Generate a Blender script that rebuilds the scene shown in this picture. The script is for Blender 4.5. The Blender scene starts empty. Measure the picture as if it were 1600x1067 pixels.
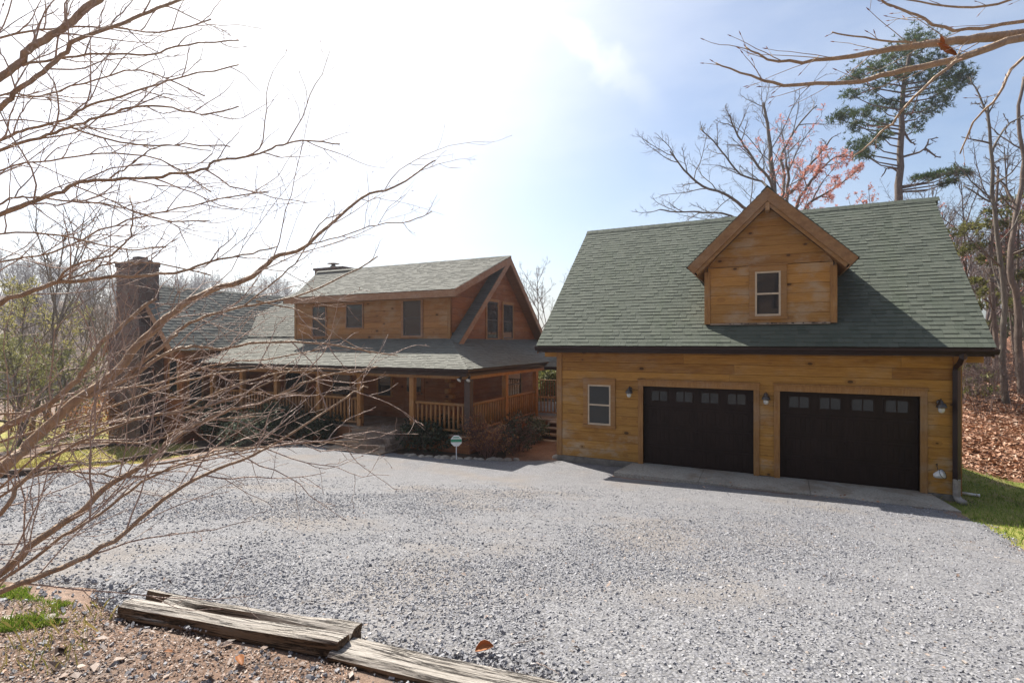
import bpy, bmesh, math, random
import numpy as np
from mathutils import Vector, Matrix, noise as mnoise

random.seed(7); np.random.seed(7)
SC = bpy.context.scene
COL = SC.collection

# ------------------------------------------------------------------ camera
F, CX, CY = 820.0, 800.0, 533.0
YAW = math.atan(F / 1643.0)
CC, SS = math.cos(YAW), math.sin(YAW)
cd = bpy.data.cameras.new('camera'); cam = bpy.data.objects.new('camera', cd); COL.objects.link(cam)
cam.location = (0, 0, 0); cam.rotation_euler = (math.radians(90), 0, YAW)
cd.sensor_width = 36; cd.lens = 36 * F / 1600; cd.clip_start = 0.05; cd.clip_end = 3000
SC.camera = cam

# ------------------------------------------------------------------ light
SUN_EL = math.radians(50)
TOSUN = Vector((-0.894 * math.cos(SUN_EL), 0.447 * math.cos(SUN_EL), math.sin(SUN_EL))).normalized()
SUN_AZ = math.atan2(TOSUN.x, TOSUN.y)          # clockwise from +Y
ld = bpy.data.lights.new('sun', 'SUN'); sun = bpy.data.objects.new('sun', ld); COL.objects.link(sun)
ld.energy = 5.0; ld.angle = math.radians(0.5); ld.color = (1.0, 0.95, 0.87)
sun.rotation_euler = (-TOSUN).to_track_quat('-Z', 'Y').to_euler(); sun.location = (-20, 10, 30)
SC.view_settings.view_transform = 'Standard'; SC.view_settings.look = 'None'
SC.view_settings.exposure = 1.15; SC.view_settings.gamma = 1
SC.cycles.use_denoising = True
SC.cycles.max_bounces = 6; SC.cycles.diffuse_bounces = 3; SC.cycles.glossy_bounces = 3
SC.cycles.transparent_max_bounces = 6; SC.cycles.caustics_reflective = False; SC.cycles.caustics_refractive = False
SC.cycles.sample_clamp_indirect = 6

W = bpy.data.worlds.new('World'); SC.world = W; W.use_nodes = True
nt = W.node_tree; nt.nodes.clear()
def N(nt, t, **kw):
    n = nt.nodes.new(t)
    for k, v in kw.items():
        if hasattr(n, k): setattr(n, k, v)
    return n
def LK(nt, a, b): nt.links.new(a, b)
wo = N(nt, 'ShaderNodeOutputWorld'); bg = N(nt, 'ShaderNodeBackground')
sky = N(nt, 'ShaderNodeTexSky'); sky.sky_type = 'NISHITA'; sky.sun_disc = False
sky.sun_elevation = SUN_EL; sky.sun_rotation = SUN_AZ
sky.air_density = 1.0; sky.dust_density = 2.2; sky.ozone_density = 1.0; sky.altitude = 200
bg.inputs['Strength'].default_value = 0.080
tc = N(nt, 'ShaderNodeTexCoord')
# thin cirrus: soft stretched noise over the sky direction, thickest on the sun's side
mp = N(nt, 'ShaderNodeMapping'); mp.inputs['Rotation'].default_value = (0, 0, 0.9); mp.inputs['Scale'].default_value = (1.2, 3.2, 4.0)
LK(nt, tc.outputs['Generated'], mp.inputs['Vector'])
nz = N(nt, 'ShaderNodeTexNoise'); nz.inputs['Scale'].default_value = 1.6; nz.inputs['Detail'].default_value = 7; nz.inputs['Roughness'].default_value = 0.6
LK(nt, mp.outputs[0], nz.inputs['Vector'])
cr = N(nt, 'ShaderNodeMapRange'); cr.inputs[1].default_value = 0.40; cr.inputs[2].default_value = 0.78; cr.inputs[3].default_value = 0; cr.inputs[4].default_value = 0.30
LK(nt, nz.outputs[0], cr.inputs[0])
vd = N(nt, 'ShaderNodeVectorMath', operation='DOT_PRODUCT'); vd.inputs[1].default_value = TOSUN
LK(nt, tc.outputs['Generated'], vd.inputs[0])
sr = N(nt, 'ShaderNodeMapRange', interpolation_type='SMOOTHSTEP'); sr.inputs[1].default_value = 0.60; sr.inputs[2].default_value = 0.97; sr.inputs[3].default_value = 0; sr.inputs[4].default_value = 0.9
LK(nt, vd.outputs['Value'], sr.inputs[0])
ad = N(nt, 'ShaderNodeMath', operation='ADD', use_clamp=True); LK(nt, cr.outputs[0], ad.inputs[0]); LK(nt, sr.outputs[0], ad.inputs[1])
# one streak of cloud (an old contrail): distance from a great-circle arc between two sky directions
def skydir(px, py):
    a = (px - CX) / F; u = (CY - py) / F
    return Vector((a * CC - SS, a * SS + CC, u)).normalized()
d0, d1 = skydir(838, -10), skydir(1045, 200)
nrm = d0.cross(d1).normalized(); mid = ((d0 + d1) / 2).normalized(); along = (d1 - d0).normalized()
wn = N(nt, 'ShaderNodeTexNoise'); wn.inputs['Scale'].default_value = 14; wn.inputs['Detail'].default_value = 6
LK(nt, tc.outputs['Generated'], wn.inputs['Vector'])
dn = N(nt, 'ShaderNodeVectorMath', operation='DOT_PRODUCT'); dn.inputs[1].default_value = nrm; LK(nt, tc.outputs['Generated'], dn.inputs[0])
w1 = N(nt, 'ShaderNodeMath', operation='MULTIPLY_ADD'); w1.inputs[1].default_value = 0.10; w1.inputs[2].default_value = -0.05; LK(nt, wn.outputs[0], w1.inputs[0])
w2 = N(nt, 'ShaderNodeMath', operation='ADD'); LK(nt, dn.outputs['Value'], w2.inputs[0]); LK(nt, w1.outputs[0], w2.inputs[1])
w3 = N(nt, 'ShaderNodeMath', operation='ABSOLUTE'); LK(nt, w2.outputs[0], w3.inputs[0])
w4 = N(nt, 'ShaderNodeMapRange', interpolation_type='SMOOTHSTEP'); w4.inputs[1].default_value = 0.0; w4.inputs[2].default_value = 0.030; w4.inputs[3].default_value = 0.42; w4.inputs[4].default_value = 0
LK(nt, w3.outputs[0], w4.inputs[0])
dl = N(nt, 'ShaderNodeVectorMath', operation='DOT_PRODUCT'); dl.inputs[1].default_value = along; LK(nt, tc.outputs['Generated'], dl.inputs[0])
l0, l1 = d0.dot(along), d1.dot(along)
w5 = N(nt, 'ShaderNodeMapRange', interpolation_type='SMOOTHSTEP'); w5.inputs[1].default_value = l1 + 0.02; w5.inputs[2].default_value = l1 - 0.22; w5.inputs[3].default_value = 0; w5.inputs[4].default_value = 1
LK(nt, dl.outputs['Value'], w5.inputs[0])
w6 = N(nt, 'ShaderNodeMath', operation='MULTIPLY'); LK(nt, w4.outputs[0], w6.inputs[0]); LK(nt, w5.outputs[0], w6.inputs[1])
w7 = N(nt, 'ShaderNodeMath', operation='ADD', use_clamp=True); LK(nt, ad.outputs[0], w7.inputs[0]); LK(nt, w6.outputs[0], w7.inputs[1])
mxs = N(nt, 'ShaderNodeMix', data_type='RGBA'); mxs.inputs[7].default_value = (6.3, 6.5, 6.8, 1)
LK(nt, w7.outputs[0], mxs.inputs[0]); LK(nt, sky.outputs[0], mxs.inputs[6])
LK(nt, mxs.outputs[2], bg.inputs['Color']); LK(nt, bg.outputs[0], wo.inputs['Surface'])

# ------------------------------------------------------------------ measuring helpers: photo pixel -> point on a plane
def ray(px, py):
    a = (px - CX) / F; u = (CY - py) / F
    return Vector((a * CC - SS, a * SS + CC, u))
def PY(px, py, Y): r = ray(px, py); return r * (Y / r.y)
def PX(px, py, X): r = ray(px, py); return r * (X / r.x)
def PD(px, py, D): return ray(px, py) * D

def sstep(a, b, x):
    t = np.clip((x - a) / (b - a), 0, 1); return t * t * (3 - 2 * t)
def gz(x, y):
    """terrain height"""
    x = np.asarray(x, float); y = np.asarray(y, float)
    q = y - 0.2 * x
    a = -1.55 - 0.185 * (q - 2.3)
    a = np.where(q < 2.3, -1.55 - 0.06 * (q - 2.3), a)
    k = 0.13
    z = np.log(np.exp(a / k) + np.exp(-3.44 / k)) * k           # flattens out at the buildings
    z = z - 0.078 * np.minimum(np.maximum(0, -x - 13.5), 60) * sstep(6, 9, y - 0.35 * x)
    z = z + np.minimum(0.085 * np.maximum(0, y - 19.5), 5) * sstep(2.5, 7, x)
    z = z - 0.45 * sstep(3.8, 6.0, x) * sstep(13.5, 16.5, y) * (1 - sstep(19, 23, y))
    z = z + 0.03 * np.sin(x * 0.7 + 1.3) * np.sin(y * 0.55)
    bk = x * SS - y * CC
    z = z + 0.26 * np.clip(bk - 4, 0, 45)
    far = np.hypot(x, y)
    z = np.where(far > 45, z - 0.02 * np.minimum(far - 45, 150) * sstep(2, -10, x), z)
    return z
def PG(px, py):
    r = ray(px, py); t = 1.0
    for i in range(4000):
        p = r * t
        if p.z <= float(gz(p.x, p.y)): break
        t *= 1.004
    return r * t

# ------------------------------------------------------------------ object bookkeeping
def link(o, parent=None):
    COL.objects.link(o)
    if parent is not None: o.parent = parent
    return o
def tag(o, label=None, cat=None, group=None, kind=None):
    if label: o['label'] = label
    if cat: o['category'] = cat
    if group: o['group'] = group
    if kind: o['kind'] = kind
    return o
def thing(name, label, cat, loc=(0, 0, 0), group=None):
    o = bpy.data.objects.new(name, None); COL.objects.link(o); o.location = loc; o.empty_display_size = 0.2
    bpy.context.view_layer.update()
    return tag(o, label, cat, group)

class MB:
    """collects geometry in world coordinates; build() links it as one mesh object"""
    def __init__(s): s.v = []; s.f = []; s.m = []
    def face(s, pts, m=0):
        i = len(s.v); s.v += [tuple(p) for p in pts]; s.f.append(tuple(range(i, i + len(pts)))); s.m.append(m)
    def hexa(s, p, m=0):
        i = len(s.v); s.v += [tuple(q) for q in p]
        for f in ((0, 3, 2, 1), (4, 5, 6, 7), (0, 1, 5, 4), (1, 2, 6, 5), (2, 3, 7, 6), (3, 0, 4, 7)):
            s.f.append(tuple(i + k for k in f)); s.m.append(m)
    def box(s, x0, x1, y0, y1, z0, z1, m=0):
        x0, x1 = min(x0, x1), max(x0, x1); y0, y1 = min(y0, y1), max(y0, y1); z0, z1 = min(z0, z1), max(z0, z1)
        s.hexa([(x0, y0, z0), (x1, y0, z0), (x1, y1, z0), (x0, y1, z0), (x0, y0, z1), (x1, y0, z1), (x1, y1, z1), (x0, y1, z1)], m)
    def prism(s, poly, ext, m=0):
        """poly: list of 3D points (planar), ext: extrusion vector"""
        n = len(poly); i = len(s.v); e = Vector(ext)
        s.v += [tuple(p) for p in poly] + [tuple(Vector(p) + e) for p in poly]
        s.f.append(tuple(i + k for k in range(n))[::-1]); s.m.append(m)
        s.f.append(tuple(i + n + k for k in range(n))); s.m.append(m)
        for k in range(n):
            k2 = (k + 1) % n
            s.f.append((i + k, i + k2, i + n + k2, i + n + k)); s.m.append(m)
    def beam(s, p0, p1, w, h, up=(0, 0, 1), m=0):
        p0, p1 = Vector(p0), Vector(p1); t = (p1 - p0).normalized(); u = Vector(up)
        a = t.cross(u).normalized(); b = a.cross(t).normalized()
        q = []
        for p in (p0, p1):
            q += [p - a * w / 2 - b * h / 2, p + a * w / 2 - b * h / 2, p + a * w / 2 + b * h / 2, p - a * w / 2 + b * h / 2]
        s.hexa(q, m)
    def tube(s, pts, rad, n=6, m=0, cap=True):
        pts = [Vector(p) for p in pts]; k = len(pts); base = len(s.v)
        if not hasattr(rad, '__len__'): rad = [rad] * k
        ref = None
        for j in range(k):
            t = (pts[min(j + 1, k - 1)] - pts[max(j - 1, 0)])
            if t.length < 1e-9: t = Vector((0, 0, 1))
            t.normalize()
            if ref is None: ref = Vector((0, 0, 1)) if abs(t.z) < 0.9 else Vector((1, 0, 0))
            a = ref - t * ref.dot(t)
            if a.length < 1e-6: a = t.orthogonal()
            a.normalize(); ref = a; b = t.cross(a)
            for i in range(n):
                an = 2 * math.pi * i / n; c_, s_ = math.cos(an) * rad[j], math.sin(an) * rad[j]
                s.v.append((pts[j].x + a.x * c_ + b.x * s_, pts[j].y + a.y * c_ + b.y * s_, pts[j].z + a.z * c_ + b.z * s_))
        for j in range(k - 1):
            for i in range(n):
                i2 = (i + 1) % n; o = base + j * n
                s.f.append((o + i, o + i2, o + n + i2, o + n + i)); s.m.append(m)
        if cap:
            s.f.append(tuple(base + i for i in range(n))[::-1]); s.m.append(m)
            s.f.append(tuple(base + (k - 1) * n + i for i in range(n))); s.m.append(m)
    def lathe(s, c, axis, prof, n=12, m=0):
        """prof: list of (distance along axis, radius)"""
        ax = Vector(axis).normalized(); c = Vector(c)
        s.tube([c + ax * h for h, r in prof], [max(r, 1e-4) for h, r in prof], n, m)
    def build(s, name, mats, parent=None, smooth=False, bevel=0):
        me = bpy.data.meshes.new(name)
        off = Vector((0, 0, 0))
        if parent is not None: off = parent.matrix_world.translation if parent.parent is None else Vector(parent.get('_o', (0, 0, 0)))
        V = np.array(s.v, dtype=np.float64).reshape(-1, 3) - np.array(off)
        o = finish(me, V, s.f, s.m, name, mats, smooth)
        link(o, parent)
        if parent is not None: o['_o'] = tuple(off)
        if bevel:
            b = o.modifiers.new('bevel', 'BEVEL'); b.width = bevel; b.segments = 2; b.limit_method = 'ANGLE'; b.angle_limit = 0.6
        return o
def finish(me, V, faces, mi, name, mats, smooth):
    nl = np.fromiter((len(f) for f in faces), dtype=np.int32, count=len(faces))
    lv = np.fromiter((i for f in faces for i in f), dtype=np.int32, count=int(nl.sum()))
    return finish_np(me, V, lv, nl, mi, name, mats, smooth)
def finish_np(me, V, lv, nl, mi, name, mats, smooth):
    me.vertices.add(len(V)); me.vertices.foreach_set('co', np.ascontiguousarray(V, dtype=np.float32).ravel())
    me.loops.add(len(lv)); me.loops.foreach_set('vertex_index', lv)
    me.polygons.add(len(nl))
    st = np.zeros(len(nl), dtype=np.int32); st[1:] = np.cumsum(nl)[:-1]
    me.polygons.foreach_set('loop_start', st)
    if mi is not None: me.polygons.foreach_set('material_index', np.asarray(mi, dtype=np.int32))
    me.polygons.foreach_set('use_smooth', np.full(len(nl), bool(smooth)))
    if not isinstance(mats, (list, tuple)): mats = [mats]
    for m in mats: me.materials.append(m)
    me.update(calc_edges=True); me.validate()
    return bpy.data.objects.new(name, me)
def quads_np(V, name, mat, parent=None, off=None, smooth=False, nper=4):
    V = V.reshape(-1, 3)
    if off is not None: V = V - np.array(off)
    n = len(V) // nper
    o = finish_np(bpy.data.meshes.new(name), V, np.arange(len(V), dtype=np.int32), np.full(n, nper, dtype=np.int32), None, name, mat, smooth)
    return link(o, parent)

# ------------------------------------------------------------------ materials
def newmat(name):
    m = bpy.data.materials.new(name); m.use_nodes = True
    t = m.node_tree; t.nodes.clear()
    out = N(t, 'ShaderNodeOutputMaterial'); b = N(t, 'ShaderNodeBsdfPrincipled')
    LK(t, b.outputs[0], out.inputs['Surface'])
    return m, t, b
def col(c): return (c[0], c[1], c[2], 1)
def ramp(t, fac, stops):
    r = N(t, 'ShaderNodeValToRGB'); e = r.color_ramp.elements
    while len(e) < len(stops): e.new(0.5)
    for i, (p, c) in enumerate(stops): e[i].position = p; e[i].color = col(c)
    LK(t, fac, r.inputs[0]); return r.outputs[0]
def pos(t, scale=(1, 1, 1), obj=False, rot=None):
    if obj: g = N(t, 'ShaderNodeTexCoord').outputs['Object']
    else: g = N(t, 'ShaderNodeNewGeometry').outputs['Position']
    mp = N(t, 'ShaderNodeMapping'); mp.inputs['Scale'].default_value = scale
    if rot: mp.inputs['Rotation'].default_value = rot
    LK(t, g, mp.inputs[0]); return mp.outputs[0]
def noise(t, vec, scale, detail=4, rough=0.55):
    n = N(t, 'ShaderNodeTexNoise'); n.inputs['Scale'].default_value = scale; n.inputs['Detail'].default_value = detail; n.inputs['Roughness'].default_value = rough
    LK(t, vec, n.inputs['Vector']); return n.outputs[0]
def vor(t, vec, scale, feature='F1', out='Distance', rnd=1):
    n = N(t, 'ShaderNodeTexVoronoi'); n.feature = feature; n.inputs['Scale'].default_value = scale; n.inputs['Randomness'].default_value = rnd
    LK(t, vec, n.inputs['Vector']); return n.outputs[out]
def math_(t, op, a, b=None, clamp=False):
    n = N(t, 'ShaderNodeMath', operation=op, use_clamp=clamp)
    for i, x in enumerate((a, b)):
        if x is None: continue
        if isinstance(x, (int, float)): n.inputs[i].default_value = x
        else: LK(t, x, n.inputs[i])
    return n.outputs[0]
def mr(t, v, a, b, c=0, d=1, smooth=True):
    n = N(t, 'ShaderNodeMapRange', interpolation_type='SMOOTHSTEP' if smooth else 'LINEAR')
    for i, x in enumerate((a, b, c, d)): n.inputs[i + 1].default_value = x
    LK(t, v, n.inputs[0]); return n.outputs[0]
def mix(t, fac, a, b, mode='MIX'):
    n = N(t, 'ShaderNodeMix', data_type='RGBA', blend_type=mode)
    if isinstance(fac, (int, float)): n.inputs[0].default_value = fac
    else: LK(t, fac, n.inputs[0])
    for i, x in ((6, a), (7, b)):
        if isinstance(x, tuple): n.inputs[i].default_value = col(x)
        else: LK(t, x, n.inputs[i])
    return n.outputs[2]
def bump(t, b, h, strength=0.5, dist=0.01):
    n = N(t, 'ShaderNodeBump'); n.inputs['Strength'].default_value = strength; n.inputs['Distance'].default_value = dist
    LK(t, h, n.inputs['Height']); LK(t, n.outputs[0], b.inputs['Normal'])
def island(t): return N(t, 'ShaderNodeNewGeometry').outputs['Random Per Island']

def m_plain(name, c, rough=0.6, var=0.25, scale=8, metal=0, bstr=0.15, spec=0.5, stretch=(1, 1, 1)):
    m, t, b = newmat(name)
    p = pos(t, stretch); n = noise(t, p, scale, 6, 0.6)
    lo = tuple(x * (1 - var) for x in c); hi = tuple(x * (1 + var) for x in c)
    LK(t, ramp(t, n, [(0.3, lo), (0.7, hi)]), b.inputs['Base Color'])
    b.inputs['Roughness'].default_value = rough; b.inputs['Metallic'].default_value = metal; b.inputs['Specular IOR Level'].default_value = spec
    if bstr: bump(t, b, noise(t, p, scale * 3, 5), bstr, 0.004)
    return m

def m_wood(name, dark, mid, light, stretch=(0.7, 0.7, 12), knots=True, grey=None, greyamt=0.5, rough=0.6, greybase=None):
    m, t, b = newmat(name)
    isl = island(t)
    p = pos(t, stretch)
    # shift grain per board
    sh = N(t, 'ShaderNodeVectorMath', operation='ADD'); LK(t, p, sh.inputs[0])
    cb = N(t, 'ShaderNodeCombineXYZ')
    for i in range(3): LK(t, math_(t, 'MULTIPLY', isl, 37.0 + 11 * i), cb.inputs[i])
    LK(t, cb.outputs[0], sh.inputs[1]); p = sh.outputs[0]
    g = noise(t, p, 3.0, 8, 0.65)
    g2 = noise(t, p, 14.0, 4, 0.7)
    c = ramp(t, g, [(0.25, dark), (0.5, mid), (0.75, light)])
    c = mix(t, mr(t, isl, 0, 1, -0.05, 0.5, False), c, mid)
    tint = ramp(t, isl, [(0.0, (0.70, 0.62, 0.58)), (0.35, (1.0, 0.97, 0.93)), (0.7, (0.86, 0.86, 0.90)), (1.0, (1.18, 1.13, 1.05))])
    c = mix(t, 1.0, c, tint, 'MULTIPLY')
    fine = ramp(t, g2, [(0.3, (0.72, 0.70, 0.68)), (0.65, (1.05, 1.05, 1.05))])
    c = mix(t, 0.8, c, fine, 'MULTIPLY')
    if grey:
        wn = noise(t, pos(t, (0.9, 0.9, 1.6)), 1.6, 7, 0.62)
        wmask = mr(t, wn, 0.46, 0.68, 0, greyamt)
        if greybase:
            sep = N(t, 'ShaderNodeSeparateXYZ'); LK(t, pos(t), sep.inputs[0])
            zz = mr(t, sep.outputs[2], greybase[0], greybase[1], 1.0, 0.25)
            wmask = math_(t, 'MULTIPLY', wmask, zz)
        wmask = math_(t, 'MULTIPLY', wmask, mr(t, g2, 0.25, 0.6, 0.4, 1.0))
        c = mix(t, wmask, c, grey)
    if knots:
        kp = pos(t, (2.5, 2.5, 4.4))
        kv = vor(t, kp, 1.0); kc = vor(t, kp, 1.0, out='Color')
        ksep = N(t, 'ShaderNodeSeparateColor'); LK(t, kc, ksep.inputs[0])
        sz = mr(t, ksep.outputs[0], 0.2, 1.0, 0.0, 0.17, False)
        kk = math_(t, 'LESS_THAN', kv, sz)
        ring = math_(t, 'LESS_THAN', kv, math_(t, 'MULTIPLY', sz, 1.9))
        c = mix(t, math_(t, 'MULTIPLY', ring, 0.45), c, dark)
        c = mix(t, math_(t, 'MULTIPLY', kk, 0.92), c, tuple(x * 0.28 for x in dark))
    LK(t, c, b.inputs['Base Color'])
    b.inputs['Roughness'].default_value = rough; b.inputs['Specular IOR Level'].default_value = 0.3
    bump(t, b, g2, 0.25, 0.004)
    return m

def m_shingle(name, a, b_, c_, moss=None):
    m, t, b = newmat(name)
    isl = island(t)
    c = ramp(t, isl, [(0.0, a), (0.3, b_), (0.65, c_), (1.0, b_)])
    gr = noise(t, pos(t), 160, 3, 0.7)
    c = mix(t, 0.7, c, ramp(t, gr, [(0.3, (0.62, 0.62, 0.62)), (0.7, (1.35, 1.35, 1.35))]), 'MULTIPLY')
    st = noise(t, pos(t, (1.6, 0.35, 0.35)), 1.3, 6, 0.6)
    c = mix(t, mr(t, st, 0.5, 0.75, 0, 0.30), c, moss or tuple(x * 0.55 for x in a))
    LK(t, c, b.inputs['Base Color']); b.inputs['Roughness'].default_value = 0.9; b.inputs['Specular IOR Level'].default_value = 0.25
    bump(t, b, gr, 0.4, 0.003)
    return m

def m_glass(name, c=(0.018, 0.02, 0.022)):
    m, t, b = newmat(name)
    n = noise(t, pos(t), 1.4, 2)
    b.inputs['Base Color'].default_value = col(c); b.inputs['Roughness'].default_value = 0.03; b.inputs['Specular IOR Level'].default_value = 0.5
    bump(t, b, n, 0.03, 0.02)
    return m

def m_bark(name, dark, light, scale=14, stretch=(1, 1, 0.25), rough=0.85):
    m, t, b = newmat(name)
    p = pos(t, stretch)
    n = noise(t, p, scale, 7, 0.65); v = vor(t, p, scale * 1.6, 'DISTANCE_TO_EDGE')
    c = ramp(t, n, [(0.3, dark), (0.7, light)])
    LK(t, c, b.inputs['Base Color']); b.inputs['Roughness'].default_value = rough; b.inputs['Specular IOR Level'].default_value = 0.25
    bump(t, b, math_(t, 'ADD', n, math_(t, 'MULTIPLY', v, 1.2)), 0.6, 0.02)
    return m

def m_leaf(name, stops, trans=0.35, rough=0.6):
    m, t, b = newmat(name)
    isl = island(t)
    c = ramp(t, isl, stops)
    big = noise(t, pos(t), 0.9, 3)
    c = mix(t, 0.5, c, ramp(t, big, [(0.3, (0.7, 0.72, 0.7)), (0.7, (1.2, 1.2, 1.1))]), 'MULTIPLY')
    LK(t, c, b.inputs['Base Color']); b.inputs['Roughness'].default_value = rough; b.inputs['Specular IOR Level'].default_value = 0.3
    if trans:
        tr = N(t, 'ShaderNodeBsdfTranslucent'); LK(t, c, tr.inputs[0])
        mx = N(t, 'ShaderNodeMixShader'); mx.inputs[0].default_value = trans
        out = [n for n in t.nodes if n.type == 'OUTPUT_MATERIAL'][0]
        LK(t, b.outputs[0], mx.inputs[1]); LK(t, tr.outputs[0], mx.inputs[2]); LK(t, mx.outputs[0], out.inputs['Surface'])
    return m

M = {}
M['siding'] = m_wood('siding', (0.20, 0.088, 0.018), (0.385, 0.195, 0.040), (0.54, 0.305, 0.082), grey=(0.40, 0.33, 0.24), greyamt=0.75, greybase=(-3.2, -0.8))
M['dormer_siding'] = m_wood('dormer_siding', (0.21, 0.09, 0.022), (0.36, 0.18, 0.045), (0.48, 0.27, 0.085), grey=(0.38, 0.29, 0.20), greyamt=0.75)
M['trim'] = m_wood('trim', (0.19, 0.09, 0.03), (0.32, 0.165, 0.055), (0.42, 0.24, 0.09), stretch=(7, 7, 0.7), knots=False, grey=(0.30, 0.24, 0.18), greyamt=0.35)
M['trim_h'] = m_wood('trim_h', (0.19, 0.09, 0.03), (0.32, 0.165, 0.055), (0.42, 0.24, 0.09), stretch=(0.7, 0.7, 9), knots=False, grey=(0.30, 0.24, 0.18), greyamt=0.35)
M['trim_barge'] = m_wood('trim_barge', (0.17, 0.085, 0.035), (0.27, 0.145, 0.062), (0.36, 0.215, 0.10), stretch=(2, 2, 3), knots=False, grey=(0.28, 0.21, 0.15), greyamt=0.4)
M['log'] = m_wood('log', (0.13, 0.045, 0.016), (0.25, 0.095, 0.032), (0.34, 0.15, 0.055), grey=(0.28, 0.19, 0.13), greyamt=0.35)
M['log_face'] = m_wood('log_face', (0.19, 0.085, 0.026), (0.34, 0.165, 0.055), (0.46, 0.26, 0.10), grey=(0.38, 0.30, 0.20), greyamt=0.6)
M['barge'] = m_wood('barge', (0.20, 0.10, 0.05), (0.33, 0.18, 0.095), (0.42, 0.26, 0.15), stretch=(2, 2, 3), knots=False, grey=(0.34, 0.27, 0.22), greyamt=0.5)
M['post'] = m_wood('post', (0.19, 0.08, 0.025), (0.33, 0.16, 0.05), (0.43, 0.24, 0.09), stretch=(7, 7, 0.7), knots=True, grey=(0.34, 0.25, 0.17), greyamt=0.4)
M['porch_grey'] = m_wood('porch_grey', (0.17, 0.12, 0.085), (0.29, 0.21, 0.145), (0.38, 0.30, 0.22), stretch=(0.9, 0.9, 9), knots=False, grey=(0.38, 0.34, 0.29), greyamt=0.6)
M['dark_post'] = m_plain('dark_post', (0.055, 0.03, 0.022), 0.6, 0.3, 10)
M['shingle_green'] = m_shingle('shingle_green', (0.064, 0.074, 0.058), (0.076, 0.087, 0.068), (0.090, 0.100, 0.079), (0.055, 0.074, 0.042))
M['shingle_grey'] = m_shingle('shingle_grey', (0.128, 0.127, 0.108), (0.142, 0.141, 0.121), (0.156, 0.154, 0.133), (0.095, 0.095, 0.078))
M['gutter'] = m_plain('gutter', (0.024, 0.012, 0.011), 0.35, 0.2, 3, bstr=0.05, spec=0.3)
M['door'] = m_plain('door', (0.019, 0.0105, 0.0085), 0.5, 0.25, 6, bstr=0.1, stretch=(1, 1, 0.3), spec=0.16)
M['glass'] = m_glass('glass')
M['sash'] = m_plain('sash', (0.48, 0.38, 0.27), 0.5, 0.12, 10)
M['dark_sash'] = m_plain('dark_sash', (0.045, 0.04, 0.04), 0.5, 0.2, 10)
M['metal_dark'] = m_plain('metal_dark', (0.10, 0.085, 0.075), 0.35, 0.3, 20, metal=0.7)
M['lamp_glass'] = m_plain('lamp_glass', (0.55, 0.55, 0.52), 0.12, 0.1, 20, bstr=0)
M['white'] = m_plain('white', (0.75, 0.75, 0.73), 0.45, 0.08, 12)
M['pvc'] = m_plain('pvc', (0.68, 0.66, 0.62), 0.4, 0.1, 12)
M['boot'] = m_plain('boot', (0.28, 0.25, 0.225), 0.55, 0.25, 12)
M['timber'] = None
M['green'] = m_plain('sign_green', (0.03, 0.26, 0.14), 0.4, 0.08, 20, bstr=0)
M['black'] = m_plain('black', (0.015, 0.014, 0.013), 0.6, 0.2, 8)
M['ceiling'] = m_wood('ceiling', (0.15, 0.07, 0.025), (0.24, 0.12, 0.045), (0.32, 0.17, 0.07), knots=False)

def m_stone(name, stops, scale=5):
    m, t, b = newmat(name)
    p = pos(t)
    cc = vor(t, p, scale, out='Color'); sep = N(t, 'ShaderNodeSeparateColor'); LK(t, cc, sep.inputs[0])
    e = vor(t, p, scale, 'DISTANCE_TO_EDGE')
    c = ramp(t, sep.outputs[0], stops)
    n = noise(t, p, 22, 7, 0.7)
    c = mix(t, 0.7, c, ramp(t, n, [(0.3, (0.65, 0.65, 0.65)), (0.7, (1.25, 1.22, 1.2))]), 'MULTIPLY')
    c = mix(t, mr(t, e, 0.0, 0.05, 0.85, 0), c, (0.16, 0.14, 0.12))
    LK(t, c, b.inputs['Base Color']); b.inputs['Roughness'].default_value = 0.85
    bump(t, b, math_(t, 'ADD', mr(t, e, 0, 0.1), math_(t, 'MULTIPLY', n, 0.5)), 0.8, 0.03)
    return m
M['stone_wall'] = m_stone('stone_wall', [(0.0, (0.055, 0.03, 0.025)), (0.4, (0.10, 0.055, 0.045)), (0.7, (0.15, 0.09, 0.07)), (1.0, (0.08, 0.055, 0.05))], 3.6)
M['rock'] = m_plain('rock', (0.26, 0.23, 0.19), 0.9, 0.45, 5, bstr=0.6)

def m_gravel():
    m, t, b = newmat('gravel_bed')
    p = pos(t)
    cc = vor(t, p, 58, out='Color'); sep = N(t, 'ShaderNodeSeparateColor'); LK(t, cc, sep.inputs[0])
    e = vor(t, p, 58)
    c = ramp(t, sep.outputs[0], [(0.0, (0.13, 0.13, 0.14)), (0.3, (0.178, 0.177, 0.188)), (0.7, (0.225, 0.223, 0.234)), (1.0, (0.30, 0.296, 0.30))])
    c = mix(t, mr(t, e, 0.2, 0.75, 0, 0.6), c, (0.10, 0.095, 0.09))
    big = noise(t, p, 0.5, 6, 0.62)
    c = mix(t, mr(t, big, 0.48, 0.66, 0, 0.7), c, (0.185, 0.163, 0.145))
    mid = noise(t, p, 3.2, 5, 0.65)
    c = mix(t, 0.6, c, ramp(t, mid, [(0.3, (0.78, 0.78, 0.79)), (0.7, (1.15, 1.15, 1.14))]), 'MULTIPLY')
    LK(t, c, b.inputs['Base Color']); b.inputs['Roughness'].default_value = 0.85; b.inputs['Specular IOR Level'].default_value = 0.3
    h = math_(t, 'MULTIPLY', math_(t, 'SUBTRACT', 1.0, e), math_(t, 'ADD', 0.4, sep.outputs[1]))
    bump(t, b, h, 0.8, 0.014)
    return m
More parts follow.
